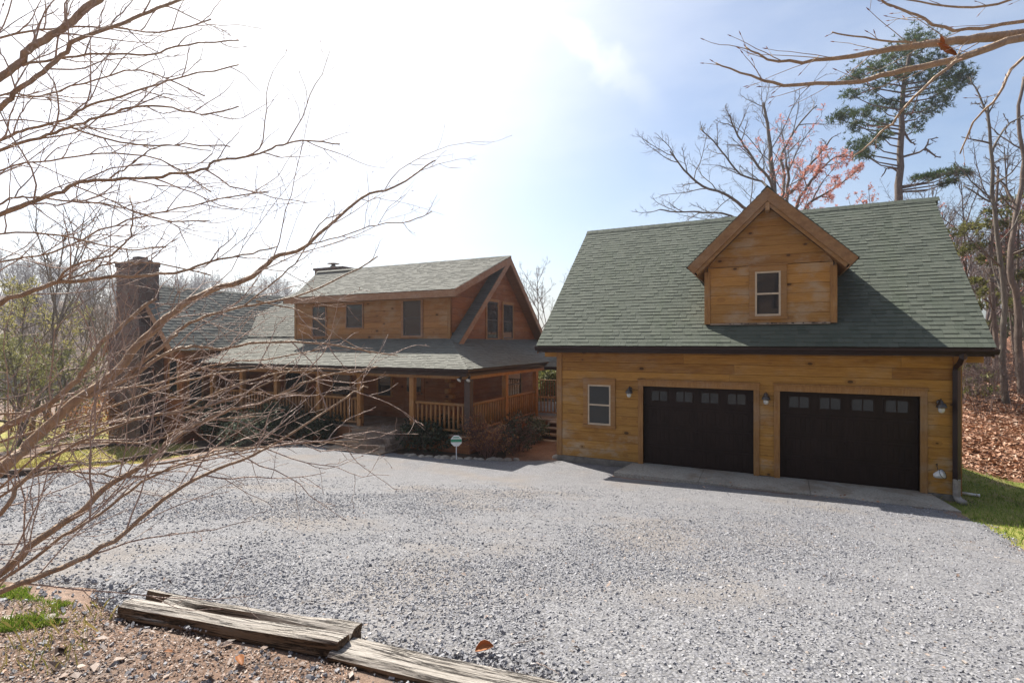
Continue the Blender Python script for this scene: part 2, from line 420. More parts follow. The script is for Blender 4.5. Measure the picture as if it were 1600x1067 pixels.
def m_stones():
    m, t, b = newmat('gravel_stone')
    isl = island(t)
    c = ramp(t, isl, [(0.0, (0.12, 0.12, 0.13)), (0.12, (0.185, 0.183, 0.195)), (0.55, (0.228, 0.226, 0.238)), (0.88, (0.275, 0.272, 0.282)), (0.97, (0.35, 0.346, 0.345)), (1.0, (0.26, 0.21, 0.17))])
    n = noise(t, pos(t), 90, 4)
    c = mix(t, 0.6, c, ramp(t, n, [(0.3, (0.75, 0.75, 0.75)), (0.7, (1.2, 1.2, 1.2))]), 'MULTIPLY')
    LK(t, c, b.inputs['Base Color']); b.inputs['Roughness'].default_value = 0.8; b.inputs['Specular IOR Level'].default_value = 0.35
    return m
M['gravel'] = m_gravel(); M['stones'] = m_stones()
def m_ground(name, a, b1, c1, patch=None, scale=1.0):
    m, t, b = newmat(name)
    p = pos(t)
    n = noise(t, p, 1.1 * scale, 7, 0.65); f = noise(t, p, 26 * scale, 6, 0.7)
    c = ramp(t, n, [(0.3, a), (0.5, b1), (0.7, c1)])
    c = mix(t, 0.85, c, ramp(t, f, [(0.28, (0.5, 0.5, 0.5)), (0.5, (1, 1, 1)), (0.75, (1.45, 1.4, 1.35))]), 'MULTIPLY')
    if patch:
        pn = noise(t, p, 0.8 * scale, 6, 0.7)
        c = mix(t, mr(t, pn, 0.5, 0.62, 0, 0.8), c, patch)
    LK(t, c, b.inputs['Base Color']); b.inputs['Roughness'].default_value = 0.95; b.inputs['Specular IOR Level'].default_value = 0.15
    bump(t, b, f, 0.8, 0.03)
    return m
M['concrete'] = m_ground('concrete', (0.25, 0.225, 0.19), (0.34, 0.31, 0.265), (0.38, 0.35, 0.30), patch=(0.24, 0.19, 0.145))
M['soil'] = m_ground('soil', (0.12, 0.075, 0.055), (0.20, 0.135, 0.10), (0.29, 0.215, 0.17), patch=(0.155, 0.125, 0.105))
M['lawn'] = m_ground('lawn', (0.10, 0.115, 0.025), (0.19, 0.20, 0.045), (0.27, 0.235, 0.08), patch=(0.23, 0.17, 0.09))
M['straw_lawn'] = m_ground('straw_lawn', (0.20, 0.19, 0.05), (0.31, 0.26, 0.085), (0.36, 0.28, 0.11), patch=(0.22, 0.24, 0.06))
M['litter_floor'] = m_ground('litter_floor', (0.12, 0.055, 0.03), (0.22, 0.11, 0.065), (0.33, 0.18, 0.12))
M['red_clay'] = m_ground('red_clay', (0.14, 0.07, 0.04), (0.21, 0.115, 0.07), (0.28, 0.165, 0.105))
M['bed'] = m_ground('bed', (0.035, 0.022, 0.015), (0.06, 0.04, 0.028), (0.10, 0.065, 0.045))
M['hill'] = m_ground('hill', (0.09, 0.06, 0.045), (0.14, 0.095, 0.07), (0.18, 0.125, 0.09), scale=0.15)
M['litter'] = m_leaf('litter', [(0.0, (0.12, 0.05, 0.025)), (0.3, (0.25, 0.11, 0.055)), (0.6, (0.36, 0.18, 0.105)), (0.85, (0.45, 0.27, 0.18)), (1.0, (0.55, 0.40, 0.30))], 0.15)
M['mulch'] = m_leaf('mulch', [(0.0, (0.08, 0.055, 0.045)), (0.3, (0.18, 0.125, 0.10)), (0.6, (0.29, 0.22, 0.185)), (0.9, (0.42, 0.35, 0.31)), (1.0, (0.36, 0.18, 0.10))], 0.0)
M['grass'] = m_leaf('grass', [(0.0, (0.09, 0.15, 0.02)), (0.4, (0.16, 0.24, 0.03)), (0.8, (0.24, 0.30, 0.05)), (1.0, (0.36, 0.30, 0.12))], 0.35)
M['dry_grass'] = m_leaf('dry_grass', [(0.0, (0.15, 0.16, 0.03)), (0.4, (0.26, 0.23, 0.06)), (0.8, (0.36, 0.28, 0.10)), (1.0, (0.42, 0.33, 0.16))], 0.3)
M['bark_fore'] = m_bark('bark_fore', (0.22, 0.15, 0.10), (0.44, 0.31, 0.205), 30, (1, 1, 0.5), 0.6)
M['twig_fore'] = m_bark('twig_fore', (0.30, 0.215, 0.175), (0.50, 0.385, 0.32), 60, rough=0.6)
M['bud'] = m_plain('bud', (0.22, 0.09, 0.06), 0.6, 0.3, 40)
M['bark_grey'] = m_bark('bark_grey', (0.075, 0.062, 0.05), (0.19, 0.165, 0.135), 9)
M['bark_brown'] = m_bark('bark_brown', (0.08, 0.06, 0.047), (0.20, 0.155, 0.125), 9)
M['bark_far'] = m_bark('bark_far', (0.085, 0.06, 0.055), (0.17, 0.125, 0.11), 6)
M['bark_beech'] = m_bark('bark_beech', (0.26, 0.18, 0.115), (0.42, 0.31, 0.21), 25, rough=0.6)
M['needles'] = m_leaf('needles', [(0.0, (0.022, 0.044, 0.010)), (0.5, (0.050, 0.086, 0.018)), (0.85, (0.088, 0.122, 0.028)), (1.0, (0.14, 0.155, 0.04))], 0.3)
M['needles_light'] = m_leaf('needles_light', [(0.0, (0.09, 0.10, 0.03)), (0.5, (0.17, 0.18, 0.05)), (1.0, (0.28, 0.26, 0.09))], 0.4)
M['spring_leaf'] = m_leaf('spring_leaf', [(0.0, (0.18, 0.17, 0.05)), (0.5, (0.28, 0.26, 0.08)), (1.0, (0.36, 0.30, 0.12))], 0.45)
M['red_bud'] = m_leaf('red_bud', [(0.0, (0.45, 0.15, 0.11)), (0.5, (0.60, 0.25, 0.19)), (1.0, (0.68, 0.38, 0.31))], 0.5)
M['shrub_dark'] = m_leaf('shrub_dark', [(0.0, (0.014, 0.02, 0.012)), (0.5, (0.03, 0.042, 0.022)), (0.9, (0.06, 0.075, 0.038)), (1.0, (0.12, 0.075, 0.045))], 0.15)
M['shrub_grey'] = m_leaf('shrub_grey', [(0.0, (0.05, 0.075, 0.05)), (0.5, (0.10, 0.13, 0.09)), (1.0, (0.18, 0.20, 0.13))], 0.2)
M['shrub_red'] = m_leaf('shrub_red', [(0.0, (0.16, 0.06, 0.03)), (0.5, (0.33, 0.145, 0.06)), (1.0, (0.50, 0.28, 0.11))], 0.45)
M['dead_leaf'] = m_leaf('dead_leaf', [(0.0, (0.33, 0.12, 0.04)), (1.0, (0.42, 0.18, 0.07))], 0.4)
def m_timber():
    m, t, b = newmat('weathered_timber')
    p = N(t, 'ShaderNodeTexCoord').outputs['Object']
    mp = N(t, 'ShaderNodeMapping'); mp.inputs['Scale'].default_value = (1.2, 16, 16); LK(t, p, mp.inputs[0])
    g = noise(t, mp.outputs[0], 2.2, 9, 0.68)
    mp2 = N(t, 'ShaderNodeMapping'); mp2.inputs['Scale'].default_value = (0.45, 15, 15); LK(t, p, mp2.inputs[0])
    w = noise(t, mp2.outputs[0], 2.4, 6, 0.7)
    crack = mr(t, math_(t, 'ABSOLUTE', math_(t, 'SUBTRACT', w, 0.5)), 0.0, 0.024, 1, 0)
    c = ramp(t, g, [(0.2, (0.155, 0.13, 0.11)), (0.45, (0.30, 0.27, 0.235)), (0.7, (0.42, 0.385, 0.345)), (0.9, (0.50, 0.465, 0.42))])
    c = mix(t, math_(t, 'MULTIPLY', crack, 0.85), c, (0.05, 0.035, 0.025))
    # the upper faces are weathered silver, the sides keep their brown plus painted shade
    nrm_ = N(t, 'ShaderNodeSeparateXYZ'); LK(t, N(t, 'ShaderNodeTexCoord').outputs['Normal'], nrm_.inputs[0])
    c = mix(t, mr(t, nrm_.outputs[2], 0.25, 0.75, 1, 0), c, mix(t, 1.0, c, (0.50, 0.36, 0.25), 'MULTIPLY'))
    LK(t, c, b.inputs['Base Color']); b.inputs['Roughness'].default_value = 0.9; b.inputs['Specular IOR Level'].default_value = 0.2
    bump(t, b, math_(t, 'SUBTRACT', g, math_(t, 'MULTIPLY', crack, 1.2)), 1.0, 0.02)
    return m
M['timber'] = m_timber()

# ------------------------------------------------------------------ terrain
def grid_mesh(name, xs, ys, zf, mat, kind='structure'):
    X, Y = np.meshgrid(xs, ys); Z = zf(X, Y)
    V = np.stack([X, Y, Z], -1).reshape(-1, 3); nx, ny = len(xs), len(ys)
    i = (np.arange(ny - 1)[:, None] * nx + np.arange(nx - 1)[None]).ravel()
    L = np.stack([i, i + 1, i + nx + 1, i + nx], -1).astype(np.int32)
    o = finish_np(bpy.data.meshes.new(name), V, L.ravel(), np.full(len(L), 4, dtype=np.int32), None, name, mat, True)
    link(o); o['kind'] = kind
    return o
def sinh_axis(lo, hi, n, c, k):
    a, b = math.asinh((lo - c) / k), math.asinh((hi - c) / k)
    return c + k * np.sinh(np.linspace(a, b, n))
def zjit(x, y):
    return gz(x, y)
grid_mesh('ground', sinh_axis(-480, 480, 260, -4, 14), sinh_axis(-220, 560, 240, 8, 14), zjit, M['soil'])

def poly_sd(px, py, poly):
    """signed distance to polygon, positive inside"""
    px = np.asarray(px, float); py = np.asarray(py, float)
    d = np.full(px.shape, 1e9); ins = np.zeros(px.shape, bool); n = len(poly)
    for i in range(n):
        ax, ay = poly[i]; bx, by = poly[(i + 1) % n]
        ex, ey = bx - ax, by - ay; wx, wy = px - ax, py - ay
        t = np.clip((wx * ex + wy * ey) / (ex * ex + ey * ey + 1e-12), 0, 1)
        d = np.minimum(d, np.hypot(wx - ex * t, wy - ey * t))
        c = ((ay <= py) != (by <= py))
        with np.errstate(divide='ignore', invalid='ignore'):
            xi = ax + (py - ay) * ex / (ey if ey != 0 else 1e-12)
        ins ^= c & (px < xi)
    return np.where(ins, d, -d)
def wob(x, y, s=1.0):
    return 0.5 * np.sin(x * 2.1 * s + 1.7 * np.sin(y * 1.3 * s)) + 0.5 * np.sin(y * 2.7 * s + 1.1 * np.sin(x * 1.9 * s + 2)) + 0.35 * np.sin(x * 7.3 * s + y * 5.1 * s) + 0.25 * np.sin(x * 13 * s - y * 11 * s + 1)
def sheet(name, poly, mat, top, res, edge=0.12, wobble=0.1, kind='structure'):
    P = np.array(poly); x0, y0 = P.min(0) - 0.6; x1, y1 = P.max(0) + 0.6
    xs = np.arange(x0, x1 + res, res); ys = np.arange(y0, y1 + res, res)
    X, Y = np.meshgrid(xs, ys)
    sd = poly_sd(X, Y, poly) + wobble * wob(X, Y)
    Z = gz(X, Y) + np.clip(sd * edge, -0.05, top)
    keep = sd > -0.5
    nx = len(xs); V = np.stack([X, Y, Z], -1).reshape(-1, 3)
    i = (np.arange(len(ys) - 1)[:, None] * nx + np.arange(nx - 1)[None])
    k = keep[:-1, :-1] & keep[1:, :-1] & keep[:-1, 1:] & keep[1:, 1:]
    i = i[k]
    L = np.stack([i, i + 1, i + nx + 1, i + nx], -1).astype(np.int32)
    used = np.unique(L); re = np.zeros(len(V), np.int32); re[used] = np.arange(len(used))
    o = finish_np(bpy.data.meshes.new(name), V[used], re[L].ravel(), np.full(len(L), 4, dtype=np.int32), None, name, mat, True)
    link(o); o['kind'] = kind
    return o
def gp(px, py): p = PG(px, py); return (p.x, p.y)

G0 = -3.30                                                       # garage slab
gravel_poly = [gp(190, 955), gp(120, 925), gp(0, 915), (-5.5, 0.6), (-9, -1.5), (-16, 0.5), (-20, 5),
               gp(0, 748), gp(120, 738), gp(230, 724), gp(330, 706), gp(420, 696), gp(520, 698), gp(620, 709), gp(700, 717), gp(790, 720), gp(868, 719),
               (-5.5, 14.2), (-3.55, 14.25), (-3.7, 13.15), (0, 13.15), (3.25, 13.2), gp(1480, 798), gp(1540, 822), gp(1600, 862), (6.5, 5), (8, 1), (6, -4), (2, -3), (0.5, 0.6),
               gp(840, 1067), gp(530, 1022)]
sheet('gravel_drive', gravel_poly, M['gravel'], 0.03, 0.12, edge=0.25, wobble=0.10)
lawn_right = [gp(1450, 788), gp(1490, 800), gp(1545, 826), gp(1600, 866), (7.5, 5), (16, 8), (20, 19.6), (9, 19.2), (4.6, 19.3), (3.5, 16)]
sheet('lawn', lawn_right, M['lawn'], 0.015, 0.2, wobble=0.14)
litter_poly = [(3.0, 19.0), (9, 18.9), (22, 19.3), (60, 22), (60, 80), (-4, 80), (-4, 30), (2, 26)]
sheet('woodland_floor', litter_poly, M['litter_floor'], 0.02, 0.4, wobble=0.2)
lawn_left = [gp(0, 745), gp(120, 735), gp(230, 721), gp(325, 704), gp(300, 694), gp(210, 690), gp(130, 700), gp(0, 722), (-30, 8.2)]
sheet('lawn.001', lawn_left, M['straw_lawn'], 0.02, 0.15, wobble=0.08)
lawn_far = [(-60, 6), (-30, 9), (-27, 14), (-28, 30), (-70, 60), (-80, 20)]
sheet('lawn.002', lawn_far, M['straw_lawn'], 0.02, 0.6, wobble=0.2)
bed_poly = [gp(340, 700), gp(430, 694), gp(525, 696), gp(620, 708), gp(700, 716), gp(790, 718), gp(838, 716), (-8.0, 16.5), (-8.2, 17.5), (-9, 14.5), (-14, 14.5), (-20.5, 14), (-21.0, 12.7)]
sheet('planting_bed', bed_poly, M['bed'], 0.025, 0.12, wobble=0.05)
path_poly = [gp(780, 719), gp(868, 718), (-5.65, 15), (-5.65, 18.5), (-7.9, 18.5), (-7.9, 15.0)]
sheet('clay_path', path_poly, M['red_clay'], 0.035, 0.12, wobble=0.05)
back_poly = [(-60, 26), (-10, 22), (-4, 24), (-4, 30), (-4, 90), (-60, 90)]


# loose stones
def stones(n, xy, size, zoff, name, mat, flat=0.6):
    x, y = xy; n = len(x)
    z = gz(x, y) + zoff
    base = np.array([(-1, -1, -1), (1, -1, -1), (1, 1, -1), (-1, 1, -1), (-1, -1, 1), (1, -1, 1), (1, 1, 1), (-1, 1, 1)], float)
    s = size[:, None] * np.stack([np.random.uniform(0.6, 1.3, n), np.random.uniform(0.5, 1.0, n), np.random.uniform(0.3, 0.7, n) * flat / 0.6], -1)
    V = base[None] * (1 + np.random.uniform(-0.45, 0.12, (n, 8, 3))) * s[:, None, :] * 0.5
    # random rotation
    q = np.random.normal(size=(n, 4)); q[:, 0] += 2.6; q /= np.linalg.norm(q, axis=1)[:, None]
    yaw = np.random.uniform(0, 6.283, n)
    w, a, b, c = q.T
    R = np.stack([1 - 2 * (b * b + c * c), 2 * (a * b - w * c), 2 * (a * c + w * b), 2 * (a * b + w * c), 1 - 2 * (a * a + c * c), 2 * (b * c - w * a), 2 * (a * c - w * b), 2 * (b * c + w * a), 1 - 2 * (a * a + b * b)], -1).reshape(n, 3, 3)
    cz, sz = np.cos(yaw), np.sin(yaw); Z0 = np.zeros(n); Z1 = np.ones(n)
    R2 = np.stack([cz, -sz, Z0, sz, cz, Z0, Z0, Z0, Z1], -1).reshape(n, 3, 3)
    V = np.einsum('nij,nkj->nki', R @ R2, V) + np.stack([x, y, z], -1)[:, None, :]
    fs = np.array(((0, 3, 2, 1), (4, 5, 6, 7), (0, 1, 5, 4), (1, 2, 6, 5), (2, 3, 7, 6), (3, 0, 4, 7)))
    L = (np.arange(n)[:, None, None] * 8 + fs[None]).astype(np.int32).reshape(-1)
    o = finish_np(bpy.data.meshes.new(name), V.reshape(-1, 3), L, np.full(n * 6, 4, dtype=np.int32), None, name, mat, False)
    link(o); o['kind'] = 'stuff'
    return o
def in_view_xy(n, d0, d1, poly, margin=1.12, sdmin=-0.05, wobble=0.25):
    """random ground points between two distances from where the photographer stands"""
    D = np.sqrt(np.random.uniform(d0 * d0, d1 * d1, n)); A = np.random.uniform(-margin, margin, n)
    x = (A * CC - SS) * D; y = (A * SS + CC) * D
    sd = poly_sd(x, y, poly) + wobble * 0.4 * wob(x, y)
    k = sd > sdmin
    return x[k], y[k]
NS = 270000
D_ = 1.8 + 11.0 * np.random.uniform(0, 1, NS) ** 1.15; A_ = np.random.uniform(-1.12, 1.12, NS)
x = (A_ * CC - SS) * D_; y = (A_ * SS + CC) * D_
k = poly_sd(x, y, gravel_poly) + 0.10 * wob(x, y) > -0.05
# wheel tracks and thin patches carry fewer loose stones
thin = np.clip(0.55 + 0.5 * np.sin(1.3 * (x - 0.45 * y) + 0.6 * np.sin(0.8 * y)) + 0.35 * np.sin(2.9 * x + 1.7 * np.sin(2.3 * y)), 0.22, 1.0)
k &= np.random.uniform(size=NS) < thin * (1 - sstep(7.5, 12.8, D_))
x, y, D_ = x[k], y[k], D_[k]
s = (0.0128 + 0.0003 * D_) * np.minimum(np.random.lognormal(0, 0.38, len(x)), 2.1)
stones(len(x), (x, y), s, 0.030, 'gravel', M['stones'])
# thin scatter of stones and chips over the soil in front
near_soil = [gp(-150, 916), gp(0, 914), gp(120, 926), gp(190, 962), gp(530, 1030), gp(840, 1075), (0.3, 0.8), (-3, 0.2), (-5, 0.5)]
x, y = in_view_xy(22000, 1.6, 5, near_soil, wobble=0.1)
k = np.random.uniform(size=len(x)) < 0.55 + 0.4 * np.sin(3 * x + 1) * np.sin(4 * y)
x, y = x[k], y[k]
stones(len(x), (x, y), 0.012 * np.minimum(np.random.lognormal(0, 0.5, len(x)), 3), 0.003, 'soil_pebbles', M['stones'])

# ------------------------------------------------------------------ building helpers
class Fr:
    """a wall frame: u runs along the wall, n out of it"""
    def __init__(s, o, u, n): s.o = Vector(o); s.u = Vector(u); s.n = Vector(n)
    def p(s, u, z, n=0): q = s.o + s.u * u + s.n * n; return (q.x, q.y, z)
def front(Y): return Fr((0, Y, 0), (1, 0, 0), (0, -1, 0))
def sideX(X): return Fr((X, 0, 0), (0, 1, 0), (1, 0, 0))
def sideXl(X): return Fr((X, 0, 0), (0, 1, 0), (-1, 0, 0))
def fbox(mb, fr, u0, u1, z0, z1, n0, n1, m=0):
    pts = [fr.p(u0, z0, n0), fr.p(u1, z0, n0), fr.p(u1, z0, n1), fr.p(u0, z0, n1), fr.p(u0, z1, n0), fr.p(u1, z1, n0), fr.p(u1, z1, n1), fr.p(u0, z1, n1)]
    mb.hexa(pts, m)
def board(mb, fr, ua, ub, uc, ud, za, zb, th=0.04, ch=0.0045, m=0):
    """one siding board: lower edge ua..ub at za, upper edge uc..ud at zb, front edges chamfered"""
    if ub - ua < 0.01 and ud - uc < 0.01: return
    c = min(ch, (zb - za) * 0.3)
    prof = [(za, 0), (za, th - c), (za + c, th), (zb - c, th), (zb, th - c), (zb, 0)]
    def ul(z): k = (z - za) / (zb - za); return ua + (uc - ua) * k
    def ur(z): k = (z - za) / (zb - za); return ub + (ud - ub) * k
    i = len(mb.v)
    for z, n in prof: mb.v.append(fr.p(ul(z), z, n))
    for z, n in prof: mb.v.append(fr.p(ur(z), z, n))
    k = len(prof)
    for j in range(k):
        j2 = (j + 1) % k; mb.f.append((i + j, i + j2, i + k + j2, i + k + j)); mb.m.append(m)
    mb.f.append(tuple(i + j for j in range(k))[::-1]); mb.m.append(m); mb.f.append(tuple(i + k + j for j in range(k))); mb.m.append(m)
def plank_wall(mb, fr, u0, u1, z0, z1, h=0.24, holes=(), seam=3.2, rng=None):
    rng = rng or random
    z = z0
    while z < z1 - 0.01:
        zt = min(z + h, z1)
        iv = [(u0, u1, z, zt)]
        for (a, b, c, d) in holes:
            nv = []
            for (p, q, za, zb) in iv:
                if d <= za or c >= zb or b <= p or a >= q: nv.append((p, q, za, zb)); continue
                if a > p: nv.append((p, a, za, zb))
                if b < q: nv.append((b, q, za, zb))
                if c > za: nv.append((max(a, p), min(b, q), za, c))
                if d < zb: nv.append((max(a, p), min(b, q), d, zb))
            iv = nv
        for (p, q, za, zb) in iv:
            if zb - za < 0.015: continue
            x = p
            while x < q - 0.01:
                L = rng.uniform(0.7, 1.5) * seam; e = min(x + L, q)
                if q - e < 0.5: e = q
                board(mb, fr, x, e - (0.003 if e < q else 0), x, e - (0.003 if e < q else 0), za + 0.002, zb - 0.002)
                x = e
        z = zt
def gable_wall(mb, fr, uc, zpk, slope, u0, u1, z0, h=0.24):
    """boards filling a gable: peak at (uc,zpk), sides fall by slope, clipped to u0..u1"""
    z = z0
    while z < zpk - 0.02:
        zt = min(z + h, zpk)
        def lim(zz):
            w = max((zpk - zz) / slope, 0.001); return max(u0, uc - w), min(u1, uc + w)
        a, b = lim(z); c, d = lim(zt)
        board(mb, fr, a, b, c, d, z + 0.002, zt - 0.002)
        z = zt
def shingles(mb, O, U, V, length, height, expo=0.142, ulim=None, rng=None, tab=(0.12, 0.28), m=0, thick=0.010):
    """real shingle courses laid on a slope: O lower-left corner, U along the eave, V up the slope"""
    rng = rng or random
    O = Vector(O); U = Vector(U).normalized(); V = Vector(V).normalized(); Nn = U.cross(V).normalized()
    if Nn.z < 0: Nn = -Nn
    v = -0.0; i = 0
    while v < height - 0.005:
        vt = min(v + expo, height); ve = min(v + expo + 0.012, height + 0.002)
        a, b = (0, length) if ulim is None else ulim(v); c, d = (0, length) if ulim is None else ulim(vt)
        lo, hi = min(a, c), max(b, d)
        u = lo - rng.uniform(0, tab[1])
        jitter = 0
        while u < hi:
            w = rng.uniform(*tab); ue = u + w - 0.003
            p0, p1 = max(u, a), min(ue, b); q0, q1 = max(u, c), min(ue, d)
            if (p1 - p0 > 0.004) or (q1 - q0 > 0.004):
                p1 = max(p1, p0); q1 = max(q1, q0)
                tk = 0.009 + (thick if rng.random() < 0.5 else 0.002)
                dv = -rng.choice((0, 0, 0.001, 0.003)) + jitter
                A = O + U * p0 + V * (v + dv) + Nn * tk; B = O + U * p1 + V * (v + dv) + Nn * tk
                C_ = O + U * q1 + V * ve + Nn * 0.003; D_ = O + U * q0 + V * ve + Nn * 0.003
                A0 = A - Nn * (tk + 0.004); B0 = B - Nn * (tk + 0.004)
                k = len(mb.v); mb.v += [tuple(A), tuple(B), tuple(C_), tuple(D_), tuple(A0), tuple(B0), tuple(D_ - Nn * 0.006), tuple(C_ - Nn * 0.006)]
                mb.f += [(k, k + 1, k + 2, k + 3), (k + 4, k + 5, k + 1, k), (k + 4, k, k + 3, k + 6), (k + 1, k + 5, k + 7, k + 2)]; mb.m += [m] * 4
            u += w
        v = vt; i += 1
def slab(mb, pts, th, m=0):
    """roof deck: quad pts (upper surface), thickness straight down the normal"""
    p = [Vector(q) for q in pts]; n = (p[1] - p[0]).cross(p[2] - p[0]).normalized()
    if n.z < 0: n = -n
    mb.hexa([q - n * th for q in p] + [q for q in p], m)
def gutter(mb, p0, p1, out, depth=0.12, h=0.115, m=0):
    p0, p1 = Vector(p0), Vector(p1); o = Vector(out).normalized(); z = Vector((0, 0, 1))
    prof = [(0, 0), (0, -h), (depth * 0.55, -h), (depth * 0.8, -h * 0.6), (depth, -h * 0.35), (depth, 0), (depth - 0.012, 0), (depth - 0.012, -h * 0.3), (0.012, -h * 0.9), (0.012, 0)]
    mb.prism([p0 + o * a + z * b for a, b in prof], p1 - p0, m)
def window(parent, fr, u0, u1, z0, z1, casing, sash, tw=0.1, double=True, n0=0.04, sill=True, head=True, label=None):
    """u0..z1 is the outside of the sash; the casing boards run round it"""
    mb = MB(); d = n0 + 0.035
    fbox(mb, fr, u0 - tw, u0, z0, z1, n0 - 0.03, d); fbox(mb, fr, u1, u1 + tw, z0, z1, n0 - 0.03, d)
    fbox(mb, fr, u0 - tw, u1 + tw, z1, z1 + tw * 1.1, n0 - 0.03, d)
    if not sill: fbox(mb, fr, u0 - tw, u1 + tw, z0 - tw * 0.8, z0, n0 - 0.03, d)
    if head: fbox(mb, fr, u0 - tw - 0.02, u1 + tw + 0.02, z1 + tw * 1.1, z1 + tw * 1.1 + 0.03, n0 - 0.03, d + 0.03)
    w = mb.build('window', casing, parent, bevel=0.003)
    if label: w['label'] = label
    if sill:
        mb = MB(); fbox(mb, fr, u0 - tw - 0.015, u1 + tw + 0.015, z0 - 0.075, z0, n0 - 0.03, d + 0.03); mb.build('sill', casing, w, bevel=0.003)
    mb = MB(); s = 0.045; zm = (z0 + z1) / 2
    e = d - 0.012
    fbox(mb, fr, u0, u0 + s, z0, z1, n0 - 0.01, e); fbox(mb, fr, u1 - s, u1, z0, z1, n0 - 0.01, e)
    fbox(mb, fr, u0 + s, u1 - s, z0, z0 + s * 1.2, n0 - 0.01, e); fbox(mb, fr, u0 + s, u1 - s, z1 - s, z1, n0 - 0.01, e)
    if double: fbox(mb, fr, u0 + s, u1 - s, zm - 0.022, zm + 0.022, n0 - 0.01, e)
    mb.build('sash', sash, w, bevel=0.002)
    if double:
        for a, b in ((z0 + s * 1.2, zm - 0.022), (zm + 0.022, z1 - s)):
            mb = MB(); fbox(mb, fr, u0 + s, u1 - s, a, b, n0 - 0.012, n0 + 0.006 if a < zm - 0.1 else n0 + 0.012); mb.build('pane', M['glass'], w)
    else:
        mb = MB(); fbox(mb, fr, u0 + s, u1 - s, z0 + s * 1.2, z1 - s, n0 - 0.012, n0 + 0.01); mb.build('pane', M['glass'], w)
    return w

# ------------------------------------------------------------------ garage
GX0, GX1, GY = -5.61, 3.53, 14.30
gar = thing('garage', 'two-door garage of golden pine boards with green shingled roof and gabled dormer', 'garage', (-1, 14.3, G0))
rng = random.Random(3); GB = 19.5  # unseen back shaped short and steep to let sun onto the right lawn
EY, EZ, RY, RZ = 13.80, -0.10, 18.40, 3.99
RX0, RX1 = -6.08, 3.98
mb = MB(); fr = front(GY)
D1 = (-3.16, -0.45); D2 = (0.13, 2.86); DT = -1.20
plank_wall(mb, fr, GX0 + 0.12, GX1 - 0.1, G0 + 0.02, -0.2, 0.245, holes=[(D1[0], D1[1], G0, DT), (D2[0], D2[1], G0, DT)], rng=rng)
frl = sideXl(GX0); frr = sideX(GX1)
plank_wall(mb, frr, GY, GB, G0 + 0.02, -0.2, 0.245, rng=rng); gable_wall(mb, frr, 18.4, 3.75, 0.887, GY, 18.4, -0.2, 0.245); gable_wall(mb, frr, 18.4, 3.75, 2.2, 18.4, GB, -0.2, 0.245)
plank_wall(mb, frl, GY, GB, G0 + 0.02, -0.2, 0.245, rng=rng); gable_wall(mb, frl, 18.4, 3.75, 0.887, GY, 18.4, -0.2, 0.245); gable_wall(mb, frl, 18.4, 3.75, 2.2, 18.4, GB, -0.2, 0.245)
plank_wall(mb, Fr((0, GB, 0), (1, 0, 0), (0, 1, 0)), GX0, GX1, G0 + 0.02, 1.2, 0.245, rng=rng)
mb.build('wall', M['siding'], gar)
mb = MB()                                                         # dark shell behind the boards and door recess
mb.box(GX0 + 0.02, GX1 - 0.02, GY + 0.25, GB - 0.05, G0, -0.2)
for a, b in ((GX0 + 0.03, D1[0]), (D1[1], D2[0]), (D2[1], GX1 - 0.03)): mb.box(a, b, GY + 0.01, GY + 0.24, G0, DT)
mb.box(GX0 + 0.03, GX1 - 0.03, GY + 0.01, GY + 0.24, DT, -0.2)
mb.build('wall_frame', M['black'], gar)
M['footing'] = m_plain('footing', (0.17, 0.15, 0.125), 0.9, 0.4, 5, bstr=0.5)
for bx in ((GX0 - 0.03, D1[0] - 0.12, GY - 0.05, GY + 0.1), (D2[1] + 0.14, GX1 + 0.03, GY - 0.05, GY + 0.1), (GX1 - 0.1, GX1 + 0.05, GY + 0.101, GB), (GX0 - 0.05, GX0 + 0.1, GY + 0.101, GB)):
    mb = MB(); mb.box(*bx, G0 - 0.35, G0 + 0.015); mb.build('foundation', M['footing'], gar, bevel=0.01)
for x0, x1 in ((GX0 - 0.045, GX0 + 0.115), (GX1 - 0.095, GX1 + 0.045)):
    mb = MB(); fbox(mb, fr, x0, x1, G0 + 0.018, -0.2, -0.02, 0.065); mb.build('corner_board', M['trim'], gar, bevel=0.004)
# main roof
mb = MB()
slab(mb, [(RX0, EY, EZ), (RX1, EY, EZ), (RX1, RY, RZ), (RX0, RY, RZ)], 0.14)
slab(mb, [(RX0, GB + 0.25, 1.2), (RX1, GB + 0.25, 1.2), (RX1, RY + 0.005, RZ - 0.06), (RX0, RY + 0.005, RZ - 0.06)], 0.14)
mb.box(RX0 + 0.03, RX1 - 0.03, EY + 0.02, GY - 0.07, EZ - 0.20, EZ - 0.165)          # soffit
roof = mb.build('roof', M['ceiling'], gar)
SL = math.hypot(RY - EY, RZ - EZ); Vs = ((0, RY - EY, RZ - EZ))
mb = MB(); shingles(mb, (RX0 - 0.02, EY - 0.03, EZ - 0.026 + 0.004), (1, 0, 0), Vs, RX1 - RX0 + 0.04, SL + 0.03, rng=rng)
shingles(mb, (RX0 - 0.02, GB + 0.27, 1.19), (1, 0, 0), (0, RY - GB - 0.25, RZ - 1.2), RX1 - RX0 + 0.04, math.hypot(RY - GB - 0.25, RZ - 1.2) + 0.02, expo=0.3, tab=(0.5, 0.9), rng=rng)
mb.build('shingle_cover', M['shingle_green'], roof)
mb = MB(); x = RX0 - 0.02
while x < RX1:
    mb.prism([(x, RY - 0.15, RZ - 0.10), (x, RY - 0.02, RZ + 0.035), (x, RY + 0.02, RZ + 0.035), (x, RY + 0.15, RZ - 0.20), (x, RY + 0.15, RZ - 0.21), (x, RY, RZ + 0.02), (x, RY - 0.15, RZ - 0.108)], (0.21, 0, 0.008)); x += 0.2
